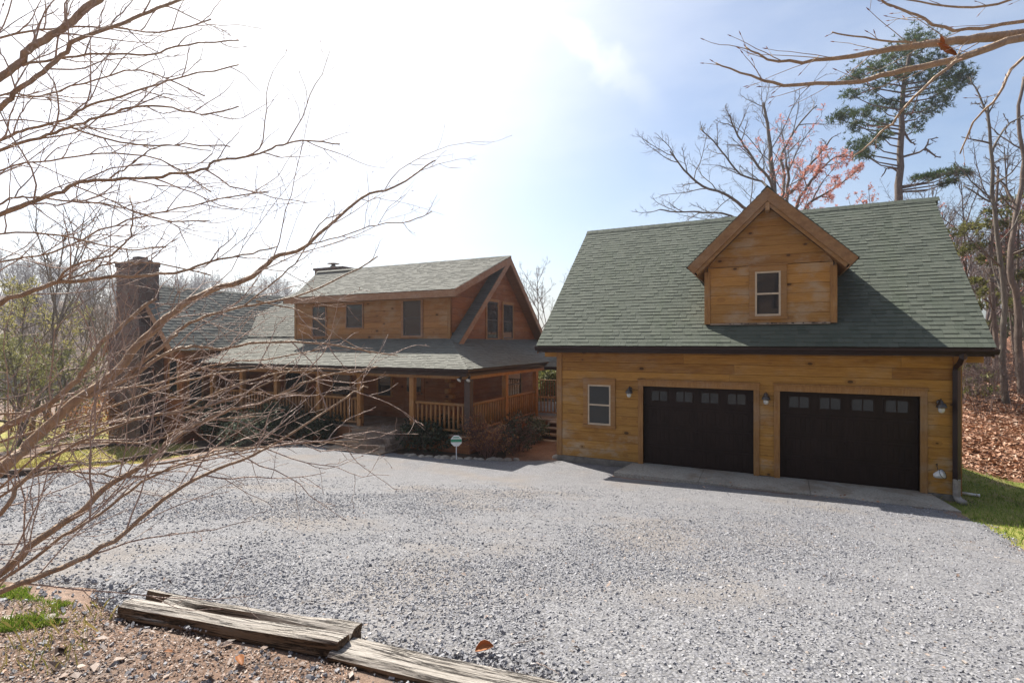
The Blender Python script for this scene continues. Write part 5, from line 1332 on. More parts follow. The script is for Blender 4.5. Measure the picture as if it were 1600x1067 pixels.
for (px, py, r) in cl + cl2:
    D = 35 + rng.gauss(0, 1.0 if r > 7 else 0.4)
    c = PD(px, py, D)
    ty = min(max(py + 14 + abs(px - 1408) * 0.12, 70), 300); tx = np.interp(ty, [62, 100, 150, 200, 260, 310], [1430, 1418, 1410, 1408, 1407, 1405])
    s = PD(float(tx), ty, 35); mid_ = s.lerp(c, 0.55) + Vector((0, 0, -0.25))
    mb.tube([s, mid_, c], [0.06, 0.04, 0.015], 5, cap=False)
    R_ = r * D / F * 1.15
    for k in range(int(16 + r * 3.6)):
        v = Vector((rng.gauss(0, 1), rng.gauss(0, 1), rng.gauss(0, 0.55))) * R_ * 0.68
        p = c + v; d = (v.normalized() + Vector((0, 0, 0.5))).normalized(); tips.append((p, d))
        if k % 4 == 0: mb.tube([c.lerp(mid_, 0.3), p], [0.014, 0.006], 3, cap=False)
for pl in ([(1407,244,35),(1430,240,34.6),(1446,232,34.4),(1452,218,34.3),(1466,215,34.2)], [(1446,232,34.4),(1470,246,34.3)], [(1406,270,35),(1390,262,35.3),(1378,275,35.4)], [(1408,200,35),(1425,222,35.2),(1430,226,35.2)]):
    trace(mb, pl, 4, 1.5, RP, rng, None, 5, sub=3, jit=0.03)
mb.build('limbs', M['bark_brown'], pt, smooth=True)['kind'] = 'stuff'
o = bpy.data.objects.new('foliage', cloud_mesh(blades(tips, 13, 0.24, 0.035, rng, fwd=0.8) - np.array(pt.location), 'foliage', M['needles'])); link(o, pt)

# hemlock with layered light boughs at the right edge
rng = random.Random(10)
def layered(name, label, base_px, top_py, bx, boughs, D, mat, seed, n=13, L=0.22, w=0.05, group=None):
    rng = random.Random(seed)
    t = thing(name, label, 'tree', tuple(PD(*base_px, D)), group)
    mb = MB(); trace(mb, [(base_px[0], base_px[1], D), (bx, (base_px[1] + top_py) / 2, D), (bx + 2, top_py, D)], 8, 2, None, rng, sides=7); mb.build('trunk', M['bark_brown'], t, smooth=True)
    tips = []; mb = MB()
    for (px, py, wx, wy) in boughs:
        c = PD(px, py, D + rng.gauss(0, 0.8)); s = PD(bx, py + 8, D)
        mb.tube([s, s.lerp(c, 0.6) + Vector((0, 0, 0.1)), c], [0.035, 0.025, 0.01], 4, cap=False)
        for k in range(int(10 + wx * wy * 0.16)):
            p = c + Vector((rng.gauss(0, wx * 0.5), rng.gauss(0, wx * 0.5), rng.gauss(0, wy * 0.5))) * (D / F)
            dd = (p - s); dd.z *= 0.2; tips.append((p, dd.normalized()))
    mb.build('limbs', M['bark_brown'], t, smooth=True)['kind'] = 'stuff'
    o = bpy.data.objects.new('foliage', cloud_mesh(blades(tips, n, L, w, rng, 0.7, 0.8) - np.array(t.location), 'foliage', mat)); link(o, t)
    return t
layered('hemlock_tree', 'light green hemlock with layered boughs beside the right roof edge', (1590, 625), 300, 1590, [(1500,362,24,7),(1530,350,24,8),(1565,352,24,9),(1598,340,20,8),(1502,392,22,8),(1525,384,22,8),(1555,405,20,8),(1590,395,24,9),(1520,440,16,8),(1545,455,18,8),(1600,430,20,9),(1530,480,14,8),(1535,510,14,8),(1590,470,20,9),(1560,330,20,6),(1580,310,16,6)], 28, M['needles_light'], 41)
layered('hemlock_tree', 'low green hemlock sapling at the wood edge behind the downspout', (1527, 628), 560, 1527, [(1515,595,14,7),(1535,590,12,6),(1510,612,14,7),(1545,608,14,7),(1520,575,10,5)], 24, M['needles_light'], 42)
layered('hemlock_tree', 'dark hemlock deep in the wood behind the crooked trunk', (1605, 610), 380, 1605, [(1580,560,24,14),(1600,520,24,14),(1575,500,20,10),(1605,460,24,12),(1560,540,18,10)], 38, M['needles'], 43, L=0.3, w=0.07)
# undergrowth saplings at the wood edge
UP = dict(n=[9, 6], ang=[(20, 60), (25, 65)], len=[0.5, 0.5], rmax=[0.012, 0.006], rmin=0.004, seg=[5, 4], curl=0.16, up=0.03, sides=[4, 3])
def twig_shrub_mesh(seed, n, H, W_, P=UP, tips=None):
    rng = random.Random(seed); mb = MB()
    for i in range(n):
        a = rng.uniform(0, 6.28); r = rng.uniform(0, W_ * 0.22)
        p = Vector((math.cos(a) * r, math.sin(a) * r, -0.05)); d = Vector((math.cos(a) * rng.uniform(0.1, 0.9) * W_ / H, math.sin(a) * rng.uniform(0.1, 0.9) * W_ / H, 1))
        q = wander(p, d, H * rng.uniform(0.7, 1.1), 7, 0.12, 0.02, rng); rr = [0.012 * (1 - 0.7 * k / 7) for k in range(8)]
        mb.tube(q, rr, 5, cap=False); sprout(mb, q, rr, 0, P, rng, tips, 0.2)
    return mb
sap = [to_mesh(twig_shrub_mesh(s, 7, 2.6, 1.6), 'stems', M['bark_far']) for s in (51, 52)]
rng = random.Random(55)
for i in range(16):
    px = rng.uniform(1495, 1640); D = rng.uniform(19, 34); q = PD(px, 533, D)
    place('sapling', 'bare twiggy sapling in the leaf litter at the wood edge', 'sapling', [('stems', sap[i % 2])], (q.x, q.y, float(gz(q.x, q.y))), rng.uniform(0, 6), rng.uniform(0.7, 1.3), 'bare saplings at the wood edge')

# trees behind the house and beyond
gplace(1, 838, 44, 'bare tree between the log house gable and the garage roof', 0.4, 0.78, None)
gplace(3, 862, 52, 'thin bare tree close behind the left end of the garage roof', 1.4, 0.9, None)
rng = random.Random(60)
for i, (px, D, v, sc, lab) in enumerate(((408, 44, 1, 0.62, 'bare tree behind the valley between wing and main roof'), (440, 50, 3, 0.8, 'bare tree peeking over the roof left of the low chimney'), (380, 47, 0, 0.55, 'bare tree behind the left wing ridge'))):
    gplace(v, px, D, lab, i * 1.3, sc, None)
leftg = 'bare trees left of the stone chimney'
for i in range(22):
    px = rng.uniform(-120, 178) if i > 5 else rng.uniform(90, 176); D = rng.uniform(30, 56)
    gplace(rng.randrange(4), px, D, 'bare tree on the slope left of the stone chimney', rng.uniform(0, 6.28), rng.uniform(0.6, 0.85), leftg)
def leafy(name, label, px, D, H, Wd, mat, seed, n=230, nb=9, L=0.2, w=0.12, bark='bark_brown'):
    rng = random.Random(seed); q = PD(px, 533, D); z = float(gz(q.x, q.y))
    tips = []
    P = dict(n=[6, 5], ang=[(30, 70), (30, 70)], len=[0.5, 0.5], rmax=[0.03, 0.014], rmin=0.007, seg=[5, 3], curl=0.13, up=0.02, sides=[4, 3], tiplv=0)
    a, b = bare_mesh(seed, H, 0.1, P, tips=tips, fork=0.12, nmain=16, spread=(35, 85))
    t = []
    for p, d, lv in tips:
        for k in range(3): t.append((p - d * rng.uniform(0, 0.5) + Vector((rng.gauss(0, .12), rng.gauss(0, .12), rng.gauss(0, .1))), d))
    parts = [('trunk', to_mesh(a, 'trunk', M[bark])), ('crown', to_mesh(b, 'crown', M[bark])), ('foliage', cloud_mesh(blades(t, nb, L, w, rng, 1, 0.4), 'foliage', mat))]
    return place(name, label, 'tree', parts, (q.x, q.y, z), 0, 1)
leafy('spring_tree', 'yellow-green budding tree at the left edge beyond the lawn', 28, 30, 9.0, 5, M['spring_leaf'], 71, nb=3, L=0.16, w=0.07)
leafy('pine_tree', 'young yellow-green pine low at the left edge beyond the lawn', 30, 24, 5.2, 4, M['needles_light'], 72, nb=2, L=0.2, w=0.03)
leafy('pine_tree', 'young pine left of the stone chimney, nearest to it', 105, 27, 5.0, 4, M['needles_light'], 73, nb=2, L=0.2, w=0.03)
leafy('spring_tree', 'yellow budding bush-like tree farther back at the left edge', -20, 38, 7.5, 4, M['spring_leaf'], 74, nb=3, L=0.16, w=0.07)
leafy('evergreen_tree', 'dark evergreen seen beyond the deck between house and garage', 838, 31, 3.3, 4, M['needles'], 75, nb=9, L=0.26, w=0.06)
leafy('evergreen_tree', 'second dark evergreen beyond the deck, partly behind the garage corner', 866, 33, 3.6, 4, M['needles'], 76, nb=9, L=0.26, w=0.06)
leafy('evergreen_tree', 'low evergreen beyond the deck, seen lowest through the railing', 852, 28, 2.2, 4, M['needles_light'], 77, nb=7, L=0.2, w=0.05)
# wooded hill far left
def hz(x, y):
    d = np.hypot(x, y)
    return -14 + 24 * sstep(70, 190, d) + 1.5 * np.sin(x * 0.03) + 1.5 * np.sin(y * 0.05)
def hill_mesh():
    xs = np.linspace(-330, 10, 70); ys = np.linspace(45, 330, 60)
    X, Y = np.meshgrid(xs, ys); Z = hz(X, Y) - 26 * sstep(-1.20, -0.95, X / Y)
    V = np.stack([X, Y, Z], -1).reshape(-1, 3); nx = len(xs)
    i = (np.arange(len(ys) - 1)[:, None] * nx + np.arange(nx - 1)[None]).ravel(); L = np.stack([i, i + 1, i + nx + 1, i + nx], -1).astype(np.int32)
    o = finish_np(bpy.data.meshes.new('hill'), V, L.ravel(), np.full(len(L), 4, dtype=np.int32), None, 'hill', M['hill'], True); link(o); o['kind'] = 'structure'
hill_mesh()
def mass(name, n, region, variant, mat, smin, smax, zf, seed, back=False):
    rs = np.random.RandomState(seed); me = variant
    V0 = np.empty(len(me.vertices) * 3, np.float32); me.vertices.foreach_get('co', V0); V0 = V0.reshape(-1, 3)
    L0 = np.empty(len(me.loops), np.int32); me.loops.foreach_get('vertex_index', L0)
    nl0 = np.empty(len(me.polygons), np.int32); me.polygons.foreach_get('loop_total', nl0)
    A = rs.uniform(*region[0], n); D = np.sqrt(rs.uniform(region[1][0] ** 2, region[1][1] ** 2, n))
    if back: D = -D; A = -A
    x = (A * CC - SS) * D; y = (A * SS + CC) * D; z = zf(x, y); th = rs.uniform(0, 6.28, n); sc = rs.uniform(smin, smax, n)
    c, s = np.cos(th)[:, None], np.sin(th)[:, None]
    Vx = (V0[None, :, 0] * c - V0[None, :, 1] * s) * sc[:, None] + x[:, None]; Vy = (V0[None, :, 0] * s + V0[None, :, 1] * c) * sc[:, None] + y[:, None]; Vz = V0[None, :, 2] * sc[:, None] + z[:, None]
    V = np.stack([Vx, Vy, Vz], -1).reshape(-1, 3)
    L = (L0[None] + (np.arange(n) * len(V0))[:, None]).ravel().astype(np.int32)
    o = finish_np(bpy.data.meshes.new(name), V, L, np.tile(nl0, n), None, name, mat, False); link(o); o['kind'] = 'stuff'
LP = dict(n=[5, 4], ang=[(25, 60), (25, 65)], len=[0.5, 0.6], rmax=[0.05, 0.03], rmin=0.02, seg=[3, 2], curl=0.14, up=0.03, sides=[3, 3])
a, b = bare_mesh(81, 11, 0.14, LP, fork=0.3, nmain=10); b.v and None
cm = MB(); cm.v = a.v + b.v; cm.f = a.f + [tuple(i + len(a.v) for i in f) for f in b.f]; cm.m = [0] * len(cm.f)
far_me = to_mesh(cm, 'far_tree', M['bark_far'])
mass('hillside_woods', 420, ((-1.35, -0.42), (75, 200)), far_me, M['bark_far'], 0.6, 1.1, hz, 5)
mass('far_woods', 150, ((0.72, 1.3), (60, 130)), far_me, M['bark_far'], 0.8, 1.3, gz, 6)
def behind(name, n, seed):
    mass(name, n, ((-1.6, 1.6), (12, 55)), far_me, M['bark_far'], 0.7, 1.2, lambda x, y: gz(x, y), seed, back=True)
mass('far_woods', 90, ((-0.2, 0.7), (90, 150)), far_me, M['bark_far'], 0.35, 0.6, gz, 7)

behind('woods_behind', 130, 9)
# ------------------------------------------------------------------ ground cover
def grass(name, n, poly, h, w, mat, lim, seed, dens=None, wobble=0.1):
    rs = np.random.RandomState(seed); P = np.array(poly)
    x = rs.uniform(P[:, 0].min(), P[:, 0].max(), n * 3); y = rs.uniform(P[:, 1].min(), P[:, 1].max(), n * 3)
    sd = poly_sd(x, y, poly) + wobble * wob(x, y); k = sd > 0.05
    fwd = -x * SS + y * CC; rt = x * CC + y * SS; k &= (fwd > 1.5) & (np.abs(rt / np.maximum(fwd, .1)) < lim)
    if dens is not None: k &= rs.uniform(size=len(x)) < dens(x, y)
    x, y = x[k][:n], y[k][:n]; m = len(x); z = gz(x, y) + 0.005
    a = rs.uniform(0, 6.28, m); hh = h * rs.lognormal(0, 0.35, m); ww = w * rs.uniform(0.7, 1.4, m)
    dx, dy = np.cos(a) * ww, np.sin(a) * ww; b = rs.uniform(0, 6.28, m); lean = hh * rs.uniform(0.1, 0.9, m)
    p0 = np.stack([x - dx, y - dy, z], -1); p1 = np.stack([x + dx, y + dy, z], -1)
    t1 = np.stack([x + np.cos(b) * lean * .5 + dx * .6, y + np.sin(b) * lean * .5 + dy * .6, z + hh * .7], -1); t2 = np.stack([x + np.cos(b) * lean, y + np.sin(b) * lean, z + hh], -1)
    V = np.stack([p0, p1, t1, t2], 1)
    o = quads_np(V, name, mat); o['kind'] = 'stuff'
grass('grass', 26000, lawn_right, 0.05, 0.006, M['grass'], 1.12, 1)
grass('grass', 26000, lawn_left, 0.05, 0.006, M['dry_grass'], 1.12, 2)
corner = [gp(-60, 905), gp(60, 912), gp(150, 940), gp(110, 975), gp(20, 1000), gp(-60, 1010)]
dn_ = lambda x, y: np.clip(0.3 + 1.1 * np.sin(7 * x + 2 * np.sin(6 * y)) * np.sin(11 * y + 2 * x), 0, 1)
grass('grass', 9000, corner, 0.020, 0.0026, M['grass'], 1.3, 3, dn_)
rear_bits = [gp(-20, 930), gp(170, 940), gp(190, 965), gp(150, 1067), gp(-20, 1067)]
grass('grass', 260, rear_bits, 0.045, 0.002, M['dry_grass'], 1.3, 4)
def litter(name, n, poly, size, seed, lim=1.15, zo=0.02, dens=None, mat=None):
    rs = np.random.RandomState(seed); P = np.array(poly)
    N_ = n * 4
    D = rs.uniform(9, 15, N_) if zo > 0.08 else rs.uniform(1.6, 9, N_) if zo > 0.03 else rs.uniform(1.6, 4.5, N_); A = rs.uniform(-lim, lim, N_)
    x = (A * CC - SS) * D; y = (A * SS + CC) * D
    k = poly_sd(x, y, poly) + 0.2 * wob(x, y) > 0
    if dens is not None: k &= rs.uniform(size=N_) < dens(x, y)
    x, y = x[k][:n], y[k][:n]; m = len(x)
    z = gz(x, y) + zo + rs.uniform(0, 0.03, m) * (size / 0.1); a = rs.uniform(0, 6.28, m); s = size * rs.lognormal(0, 0.3, m)
    u = np.stack([np.cos(a), np.sin(a), rs.normal(0, 0.35, m)], -1) * (s * 0.5)[:, None]; v = np.stack([-np.sin(a), np.cos(a), rs.normal(0, 0.35, m)], -1) * (s * 0.3)[:, None]
    c = np.stack([x, y, z], -1); lift = np.zeros((m, 3)); lift[:, 2] = s * rs.uniform(0, 0.25, m)
    V = np.stack([c - u, c - v * 1.0 + lift, c + u, c + v + lift], 1)
    o = quads_np(V, name, mat or M['litter']); o['kind'] = 'stuff'
right_litter = [(3.2, 19.4), (9, 19.1), (22, 19.5), (40, 24), (40, 50), (3, 50)]
def far_lit(n, seed):
    rs = np.random.RandomState(seed); D = np.sqrt(rs.uniform(14 ** 2, 42 ** 2, n)); A = rs.uniform(0.78, 1.06, n)
    x = (A * CC - SS) * D; y = (A * SS + CC) * D; k = poly_sd(x, y, right_litter) + 0.3 * wob(x, y) > 0; x, y = x[k], y[k]; m = len(x)
    z = gz(x, y) + 0.03; a = rs.uniform(0, 6.28, m); s = 0.105 * rs.lognormal(0, 0.35, m)
    u = np.stack([np.cos(a), np.sin(a), rs.normal(0, 0.4, m)], -1) * (s * 0.5)[:, None]; v = np.stack([-np.sin(a), np.cos(a), rs.normal(0, 0.4, m)], -1) * (s * 0.32)[:, None]
    c = np.stack([x, y, z], -1); lift = np.zeros((m, 3)); lift[:, 2] = s * rs.uniform(0, 0.3, m)
    o = quads_np(np.stack([c - u, c - v + lift, c + u, c + v + lift], 1), 'leaf_litter', M['litter']); o['kind'] = 'stuff'
far_lit(75000, 3)
litter('wood_chips', 22000, near_soil, 0.013, 5, zo=0.003, mat=M['mulch'])
litter('wood_chips', 170, near_soil, 0.045, 7, zo=0.008, mat=M['mulch'])
litter('wood_chips', 700, gravel_poly, 0.022, 6, zo=0.042, mat=M['mulch'])

litter('wood_chips', 260, [(-3.6, 12.7), (3.3, 12.7), (3.2, 13.6), (-3.5, 13.6)], 0.05, 8, zo=0.09, mat=M['litter'])
# ------------------------------------------------------------------ timbers
def timber(label, a, b, w, h, seed, group, rough=1.0, groove=True, mat=None):
    a, b = Vector(a), Vector(b); L = (b - a).length; rs = random.Random(seed)
    nu, V, Fc = 64, [], []
    prof = []
    for k in range(6): prof.append((-w / 2, h * k / 6))
    for k in range(10): prof.append((-w / 2 + w * k / 10, h))
    for k in range(6): prof.append((w / 2, h - h * k / 6))
    for k in range(6): prof.append((w / 2 - w * k / 6, 0))
    n = len(prof); o0 = rs.uniform(0, 100)
    for i in range(nu + 1):
        u = L * i / nu
        for j, (y, z) in enumerate(prof):
            e = mnoise.noise((u * 3 + o0, y * 14, z * 14)) * 0.012 * rough + mnoise.noise((u * 1.1 + o0, y * 22 + 5, z * 22)) * 0.012 * rough
            rc = 0.88 if (abs(abs(y) - w / 2) < 1e-6 and (z < 1e-6 or z > h - 1e-6)) else 1.0
            yy, zz = y * rc, (z - h / 2) * rc + h / 2
            if z > h - 1e-6 and groove:
                g = mnoise.noise((u * 1.3 + o0 * 2, 3.3, 0)); cy = w * (0.02 + 0.16 * mnoise.noise((u * 0.9 + o0, 9, 0)))
                dpt = max(0, 1 - abs(y - cy) / (w * 0.11)) * max(0, min(1, (g + 0.22) * 3)) * 0.06
                if u < L * 0.13 and abs(y - w * 0.08) < w * 0.16: dpt = max(dpt, 0.075)
                zz -= dpt * rough
            xx = u + (mnoise.noise((y * 25, z * 25, o0)) * 0.035 * rough if i in (0, nu) else 0)
            V.append((xx, yy + e * (1 if y > 0 else -1), zz + e))
    for i in range(nu):
        for j in range(n):
            j2 = (j + 1) % n; Fc.append((i * n + j, (i + 1) * n + j, (i + 1) * n + j2, i * n + j2))
    Fc.append(tuple(range(n))); Fc.append(tuple(nu * n + j for j in range(n))[::-1])
    o = finish(bpy.data.meshes.new('landscape_timber'), np.array(V), Fc, None, 'landscape_timber', mat or M['timber'], False); link(o)
    t = (b - a).normalized(); s = Vector((0, 0, 1)).cross(t).normalized(); up = t.cross(s)
    o.matrix_world = Matrix(((t.x, s.x, up.x, a.x), (t.y, s.y, up.y, a.y), (t.z, s.z, up.z, a.z), (0, 0, 0, 1)))
    tag(o, label, 'timber', group)
a = PG(190, 966); b = PG(530, 1030)
tg_ = (b - a).normalized(); nn = Vector((0, 0, 1)).cross(tg_).normalized()
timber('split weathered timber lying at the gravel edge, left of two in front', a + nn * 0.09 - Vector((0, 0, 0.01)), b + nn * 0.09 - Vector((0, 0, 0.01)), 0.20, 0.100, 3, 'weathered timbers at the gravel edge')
a = PG(522, 1028); b = PG(880, 1118)
tg_ = (b - a).normalized(); nn = Vector((0, 0, 1)).cross(tg_).normalized()
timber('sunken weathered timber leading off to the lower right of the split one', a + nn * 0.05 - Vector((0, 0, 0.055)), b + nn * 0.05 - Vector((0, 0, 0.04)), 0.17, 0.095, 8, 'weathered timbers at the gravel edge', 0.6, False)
dt = m_plain('dark_timber', (0.07, 0.045, 0.03), 0.85, 0.5, 6, bstr=0.6, stretch=(0.6, 0.6, 6))
for k, (p, q, lab) in enumerate((((186, 723), (326, 704), 'dark edging timber between gravel and straw lawn, nearest the house'), ((85, 738), (184, 725), 'dark edging timber between gravel and lawn, middle one'), ((-30, 752), (82, 739), 'dark edging timber running out of the left edge'), ((60, 712), (215, 693), 'dark edging timber behind the straw lawn below the chimney'))):
    a = PG(*p); b = PG(*q); timber(lab, a - Vector((0, 0, 0.03)), b - Vector((0, 0, 0.03)), 0.16, 0.17, 20 + k, 'edging timbers of the left lawn', 0.8, False, dt)

# ------------------------------------------------------------------ rocks, shrubs, small things
def rock(name, label, cat, p, r, seed, group=None, mat=None, flat=0.6):
    bm = bmesh.new(); bmesh.ops.create_icosphere(bm, subdivisions=3, radius=1); o0 = seed * 3.7
    for v in bm.verts:
        d = 1 + 0.35 * mnoise.noise(v.co * 1.2 + Vector((o0, 0, 0))) + 0.16 * mnoise.noise(v.co * 3.1 + Vector((0, o0, 0)))
        v.co = Vector((v.co.x * r[0] * d, v.co.y * r[1] * d, v.co.z * r[2] * d))
    me = bpy.data.meshes.new(name); bm.to_mesh(me); bm.free(); me.materials.append(mat or M['rock'])
    o = bpy.data.objects.new(name, me); link(o); o.location = p; o.rotation_euler = (0, 0, seed * 1.3)
    for f in me.polygons: f.use_smooth = True
    return tag(o, label, cat, group)
rng = random.Random(90)
k = 0
for x0, y0, x1, y1, n in ((628, 711, 700, 717, 6), (700, 717, 812, 719, 9), (425, 696, 528, 700, 9)):
    for i in range(n):
        t = (i + 0.5) / n; p = PG(x0 + (x1 - x0) * t, y0 + (y1 - y0) * t); s = rng.uniform(0.10, 0.2)
        rock('edging_stone', 'flat fieldstone edging the planting bed along the gravel', 'stone', p + Vector((rng.gauss(0, .04), rng.gauss(0, .04), 0.02)), (s, s * 0.7, s * 0.4), k, 'stones edging the planting beds'); k += 1
for px, py, s, lab in ((262, 688, 0.55, 'large boulder beside the russet shrub below the wing'), (205, 690, 0.4, 'smaller boulder at the foot of the stone chimney'), (300, 688, 0.35, 'low boulder between russet shrub and porch'), (871, 716, 0.16, 'stone at the foot of the left garage corner')):
    p = PG(px, py); rock('boulder', lab, 'rock', p + Vector((0, 0, s * 0.2)), (s, s * 0.8, s * 0.62), k, None); k += 1
rock('field_stone', 'pale flat stone on the soil left of the split timber', 'stone', PG(75, 968), (0.06, 0.035, 0.018), 60)

def leaf_shrub(name, label, px, py, wpx, hpx, mat, seed, n=900, L=0.09, w=0.04, stems=True, group=None, dz=0):
    rng = random.Random(seed); p = PG(px, py); D = -p.x * SS + p.y * CC; W_ = wpx * D / F; H = hpx * D / F
    p = Vector((p.x, p.y + (0.25 if px > 560 else 0), p.z))
    t = thing(name, label, 'shrub', tuple(p), group)
    tips = []
    P = dict(n=[8, 5], ang=[(20, 60), (25, 65)], len=[0.5, 0.5], rmax=[0.007, 0.0035], rmin=0.002, seg=[5, 3], curl=0.15, up=0.02, sides=[4, 3], tiplv=0)
    mb = twig_shrub_mesh(seed, 9, H, W_ * 0.9, P, tips)
    mb.v = [tuple(Vector(v) + p) for v in mb.v]
    mb.build('stems', M['bark_brown'], t)
    q = []
    nl = 14
    lobes = [(Vector((rng.uniform(-.36, .36) * W_, rng.uniform(-.3, .3) * W_, rng.uniform(0.3, 0.78) * H)), rng.uniform(.14, .26) * max(W_, H)) for _ in range(nl)]
    for i in range(n):
        c, r = rng.choice(lobes); v = Vector((rng.gauss(0, 1), rng.gauss(0, 1), rng.gauss(0, 0.8))).normalized()
        s = c + v * r * rng.uniform(0.55, 1.05); s.z = max(s.z, 0.04)
        q.append((s + p, (v + Vector((0, 0, 0.4))).normalized()))
    o = bpy.data.objects.new('foliage', cloud_mesh(blades(q, 3, L, w, rng, 0.8, 0.7) - np.array(p), 'foliage', mat)); link(o, t)
def twig_shrub(name, label, px, py, wpx, hpx, mat, seed, n=22, leaves=None, group=None):
    rng = random.Random(seed); p = PG(px, py); D = -p.x * SS + p.y * CC; W_ = wpx * D / F; H = hpx * D / F
    t = thing(name, label, 'shrub', tuple(p), group); tips = []
    P = dict(n=[9, 7, 4], ang=[(20, 55), (25, 60), (30, 60)], len=[0.45, 0.45, 0.5], rmax=[0.006, 0.0035, 0.0025], rmin=0.0018, seg=[5, 3, 2], curl=0.14, up=0.02, sides=[4, 3, 3], tiplv=1)
    mb = twig_shrub_mesh(seed, n, H, W_ * 0.85, P, tips); mb.v = [tuple(Vector(v) + p) for v in mb.v]
    mb.build('stems', mat, t)
    if leaves:
        q = [(a + p, d) for a, d, lv in tips if rng.random() < leaves[1]]
        o = bpy.data.objects.new('foliage', cloud_mesh(blades(q, 2, leaves[2], leaves[2] * 0.5, rng, 0.9, 0.6) - np.array(p), 'foliage', M[leaves[0]])); link(o, t)
M['twig_red'] = m_plain('twig_red', (0.14, 0.065, 0.05), 0.7, 0.3, 30, bstr=0)
M['twig_grey'] = m_plain('twig_grey', (0.20, 0.15, 0.125), 0.7, 0.3, 30, bstr=0)
twig_shrub('shrub', 'pale bare twiggy shrub just right of the porch steps', 608, 705, 66, 46, M['twig_grey'], 101)
leaf_shrub('shrub', 'dense dark evergreen shrub left of the security sign', 662, 706, 92, 54, M['shrub_dark'], 102, 1400, 0.10, 0.045)
leaf_shrub('shrub', 'low dark evergreen shrub directly behind the security sign', 712, 706, 70, 44, M['shrub_dark'], 103, 900, 0.10, 0.045)
twig_shrub('shrub', 'reddish bare shrub right of the security sign', 762, 714, 76, 66, M['twig_red'], 104, 26, ('shrub_red', 0.25, 0.05))
twig_shrub('shrub', 'dark bare shrub at the porch corner between sign and clay path', 806, 708, 64, 58, M['twig_red'], 105, 24, ('shrub_dark', 0.35, 0.06))
leaf_shrub('shrub', 'small loose green shrub by the deck stairs', 834, 694, 34, 46, M['shrub_grey'], 106, 300, 0.09, 0.04)
leaf_shrub('shrub', 'dark evergreen shrub left of the porch steps', 496, 692, 70, 46, M['shrub_dark'], 107, 800, 0.10, 0.045)
leaf_shrub('shrub', 'tall dark evergreen shrub under the porch railing', 440, 690, 90, 66, M['shrub_dark'], 108, 1000, 0.11, 0.05)
leaf_shrub('shrub', 'grey-green spreading shrub in front of the porch', 398, 694, 110, 58, M['shrub_grey'], 109, 1400, 0.08, 0.03)
leaf_shrub('shrub', 'dark rounded shrub at the left end of the porch', 340, 690, 80, 66, M['shrub_dark'], 110, 1100, 0.11, 0.05)
leaf_shrub('shrub', 'big russet-leaved shrub in front of the wing window', 282, 686, 110, 112, M['shrub_red'], 111, 1900, 0.11, 0.06)
twig_shrub('shrub', 'bare reddish shrub between chimney and russet shrub', 225, 690, 90, 84, M['twig_red'], 112, 24, ('shrub_red', 0.9, 0.08))
twig_shrub('shrub', 'wide bare brown shrub left of the stone chimney', 140, 690, 110, 70, M['twig_red'], 113, 24, ('shrub_red', 0.3, 0.07))
twig_shrub('shrub', 'bare brown shrub near the left edge beyond the lawn', 50, 690, 120, 70, M['twig_red'], 114, 22, ('shrub_red', 0.3, 0.07))

# security sign
p = PG(714, 719); D = -p.x * SS + p.y * CC
sg = thing('security_sign', 'white octagonal yard sign with green band on a stake in the shrub bed', 'sign', tuple(p))
c = PD(713, 688, D - 0.05)
toc = (Vector((0, 0, 0)) - c); toc.z = 0; toc.normalize(); rt = Vector((0, 0, 1)).cross(toc)
def octo(r, off, zs=1.0): return [c + rt * (r * math.cos(math.pi / 8 + k * math.pi / 4)) + Vector((0, 0, r * zs * math.sin(math.pi / 8 + k * math.pi / 4))) + toc * off for k in range(8)]
mb = MB(); mb.prism(octo(0.168, 0), toc * 0.012); mb.build('panel', M['white'], sg, bevel=0.003)
mb = MB(); mb.prism([c + rt * x + Vector((0, 0, z)) + toc * 0.0135 for x, z in ((-0.153, -0.035), (0.153, -0.035), (0.153, 0.05), (-0.153, 0.05))], toc * 0.002); mb.build('band', M['green'], sg)
mb = MB(); mb.prism([c + rt * x + Vector((0, 0, z)) + toc * 0.0135 for x, z in ((-0.10, 0.085), (0.10, 0.085), (0.075, 0.115), (-0.075, 0.115))], toc * 0.002); mb.build('stripe', M['green'], sg)
mb = MB(); mb.beam(c + Vector((0, 0, -0.1)) - toc * 0.012, Vector((c.x, c.y, p.z - 0.1)) - toc * 0.012, 0.025, 0.012, up=toc); mb.build('stake', M['white'], sg)

# white pot on the wall hook
c = PY(1467, 741, GY - 0.16)
hp = thing('hanging_pot', 'small white enamel pot hanging tilted from a hook beside the downspout', 'pot', (c.x, c.y, c.z))
ax = Vector((0.55, -0.45, 0.35)).normalized()
mb = MB(); mb.lathe(c - ax * 0.09, ax, [(0, 0.03), (0.004, 0.05), (0.06, 0.07), (0.13, 0.088), (0.17, 0.098), (0.168, 0.090), (0.06, 0.06), (0.01, 0.045)], 18); mb.build('body', M['white'], hp, smooth=True)
mb = MB(); q, r_ = frame(ax); cc_ = c + ax * 0.08
mb.tube([cc_ + q * 0.099 * math.cos(k * 0.3926) + r_ * 0.099 * math.sin(k * 0.3926) for k in range(17)], 0.006, 6); mb.build('rim', M['black'], hp, smooth=True)
mb = MB(); top = Vector((c.x - 0.02, GY - 0.10, c.z + 0.17)); mb.tube([c + q * 0.08 + ax * 0.05, c.lerp(top, 0.6), top], 0.006, 6); mb.tube([(top.x, GY - 0.03, top.z + 0.03), (top.x, GY - 0.12, top.z + 0.02), top, (top.x, GY - 0.13, top.z + 0.06)], 0.008, 6); mb.build('hook', M['black'], hp, smooth=True)
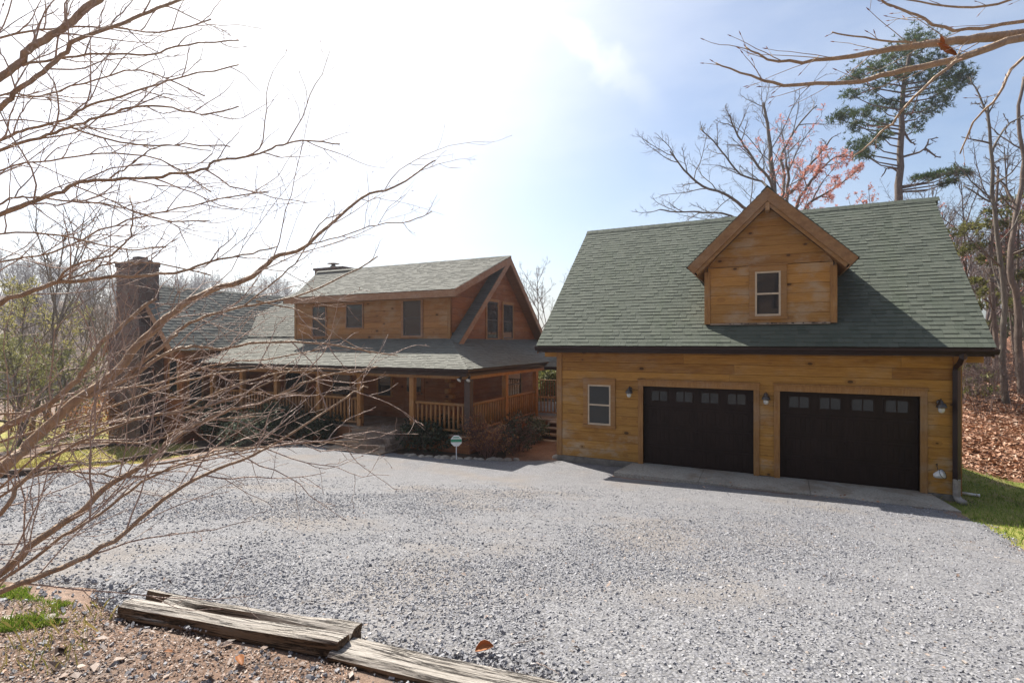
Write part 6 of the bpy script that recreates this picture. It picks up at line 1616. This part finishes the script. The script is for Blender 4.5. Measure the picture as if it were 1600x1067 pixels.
# white drain pipe on the grass
a, b = PG(1499, 773), PG(1531, 778)
mb = MB(); mb.tube([a + Vector((0, 0, 0.06)), b + Vector((0, 0, 0.06))], 0.03, 12); mb.tube([b + Vector((0, 0, 0.06)) - (b - a).normalized() * 0.06, b + Vector((0, 0, 0.06))], 0.036, 12)
tag(mb.build('drain_pipe', M['pvc'], None, smooth=True), 'short white plastic pipe on the grass beside the downspout', 'pipe')
# leaves and sticks in front
p = PG(757, 1030); leaf_thing(p + Vector((0, 0, 0.055)), 0.095, 0.075, 1.4, 0.12, (0.5, -0.2, 0.5), 'large curled brown leaf on the gravel behind the sunken timber', 11, 'curled leaves in front')
p = PG(375, 1040); leaf_thing(p + Vector((0, 0, 0.025)), 0.09, 0.05, 1.2, 0.1, (0.1, 0.1, -0.4), 'curled brown leaf on the soil below the split timber', 12, 'curled leaves in front')
p = PG(263, 1024); leaf_thing(p + Vector((0, 0, 0.02)), 0.04, 0.025, 0.9, 0.1, (0.1, 0.2, 0.7), 'tiny orange leaf on the soil left of the curled one', 13, 'curled leaves in front')
rng = random.Random(120)
for i, (x0, y0, x1, y1, lab) in enumerate(((192, 936, 218, 918, 'short dark stick on the gravel behind the split timber'), (395, 1052, 480, 1062, 'thin twig on the soil in front of the split timber'), (195, 1040, 240, 1028, 'broken twig on the soil at lower left'), (800, 1020, 850, 1005, 'thin twig on the gravel right of the curled leaf'), (840, 1050, 875, 1067, 'pale grass stalk on the gravel at the bottom'))):
    a, b = PG(x0, y0) + Vector((0, 0, 0.05)), PG(x1, y1) + Vector((0, 0, 0.045)); mb = MB()
    pts = [a.lerp(b, k / 6) + Vector((rng.gauss(0, .004), rng.gauss(0, .004), rng.gauss(0, .003))) for k in range(7)]
    mb.tube(pts, [0.006 - 0.0006 * k for k in range(7)] if i == 0 else [0.003 - 0.0003 * k for k in range(7)], 6)
    tag(mb.build('fallen_twig', M['bark_brown'] if i < 3 else M['twig_grey'], None, smooth=True), lab, 'twig', 'sticks lying in front')

# ------------------------------------------------------------------ sunlit air, an added volume that also stands in for lens glare
hm = bpy.data.materials.new('veil_haze'); hm.use_nodes = True; ht = hm.node_tree; ht.nodes.clear()
ho = N(ht, 'ShaderNodeOutputMaterial'); pv = N(ht, 'ShaderNodeVolumePrincipled')
pv.inputs['Color'].default_value = (0.92, 0.94, 1.0, 1); pv.inputs['Density'].default_value = 0.0012; pv.inputs['Anisotropy'].default_value = 0.80
LK(ht, pv.outputs[0], ho.inputs['Volume'])
mb = MB(); mb.box(-500, 500, -240, 580, -47, 32); hb = mb.build('veil_haze', hm); hb['kind'] = 'stuff'
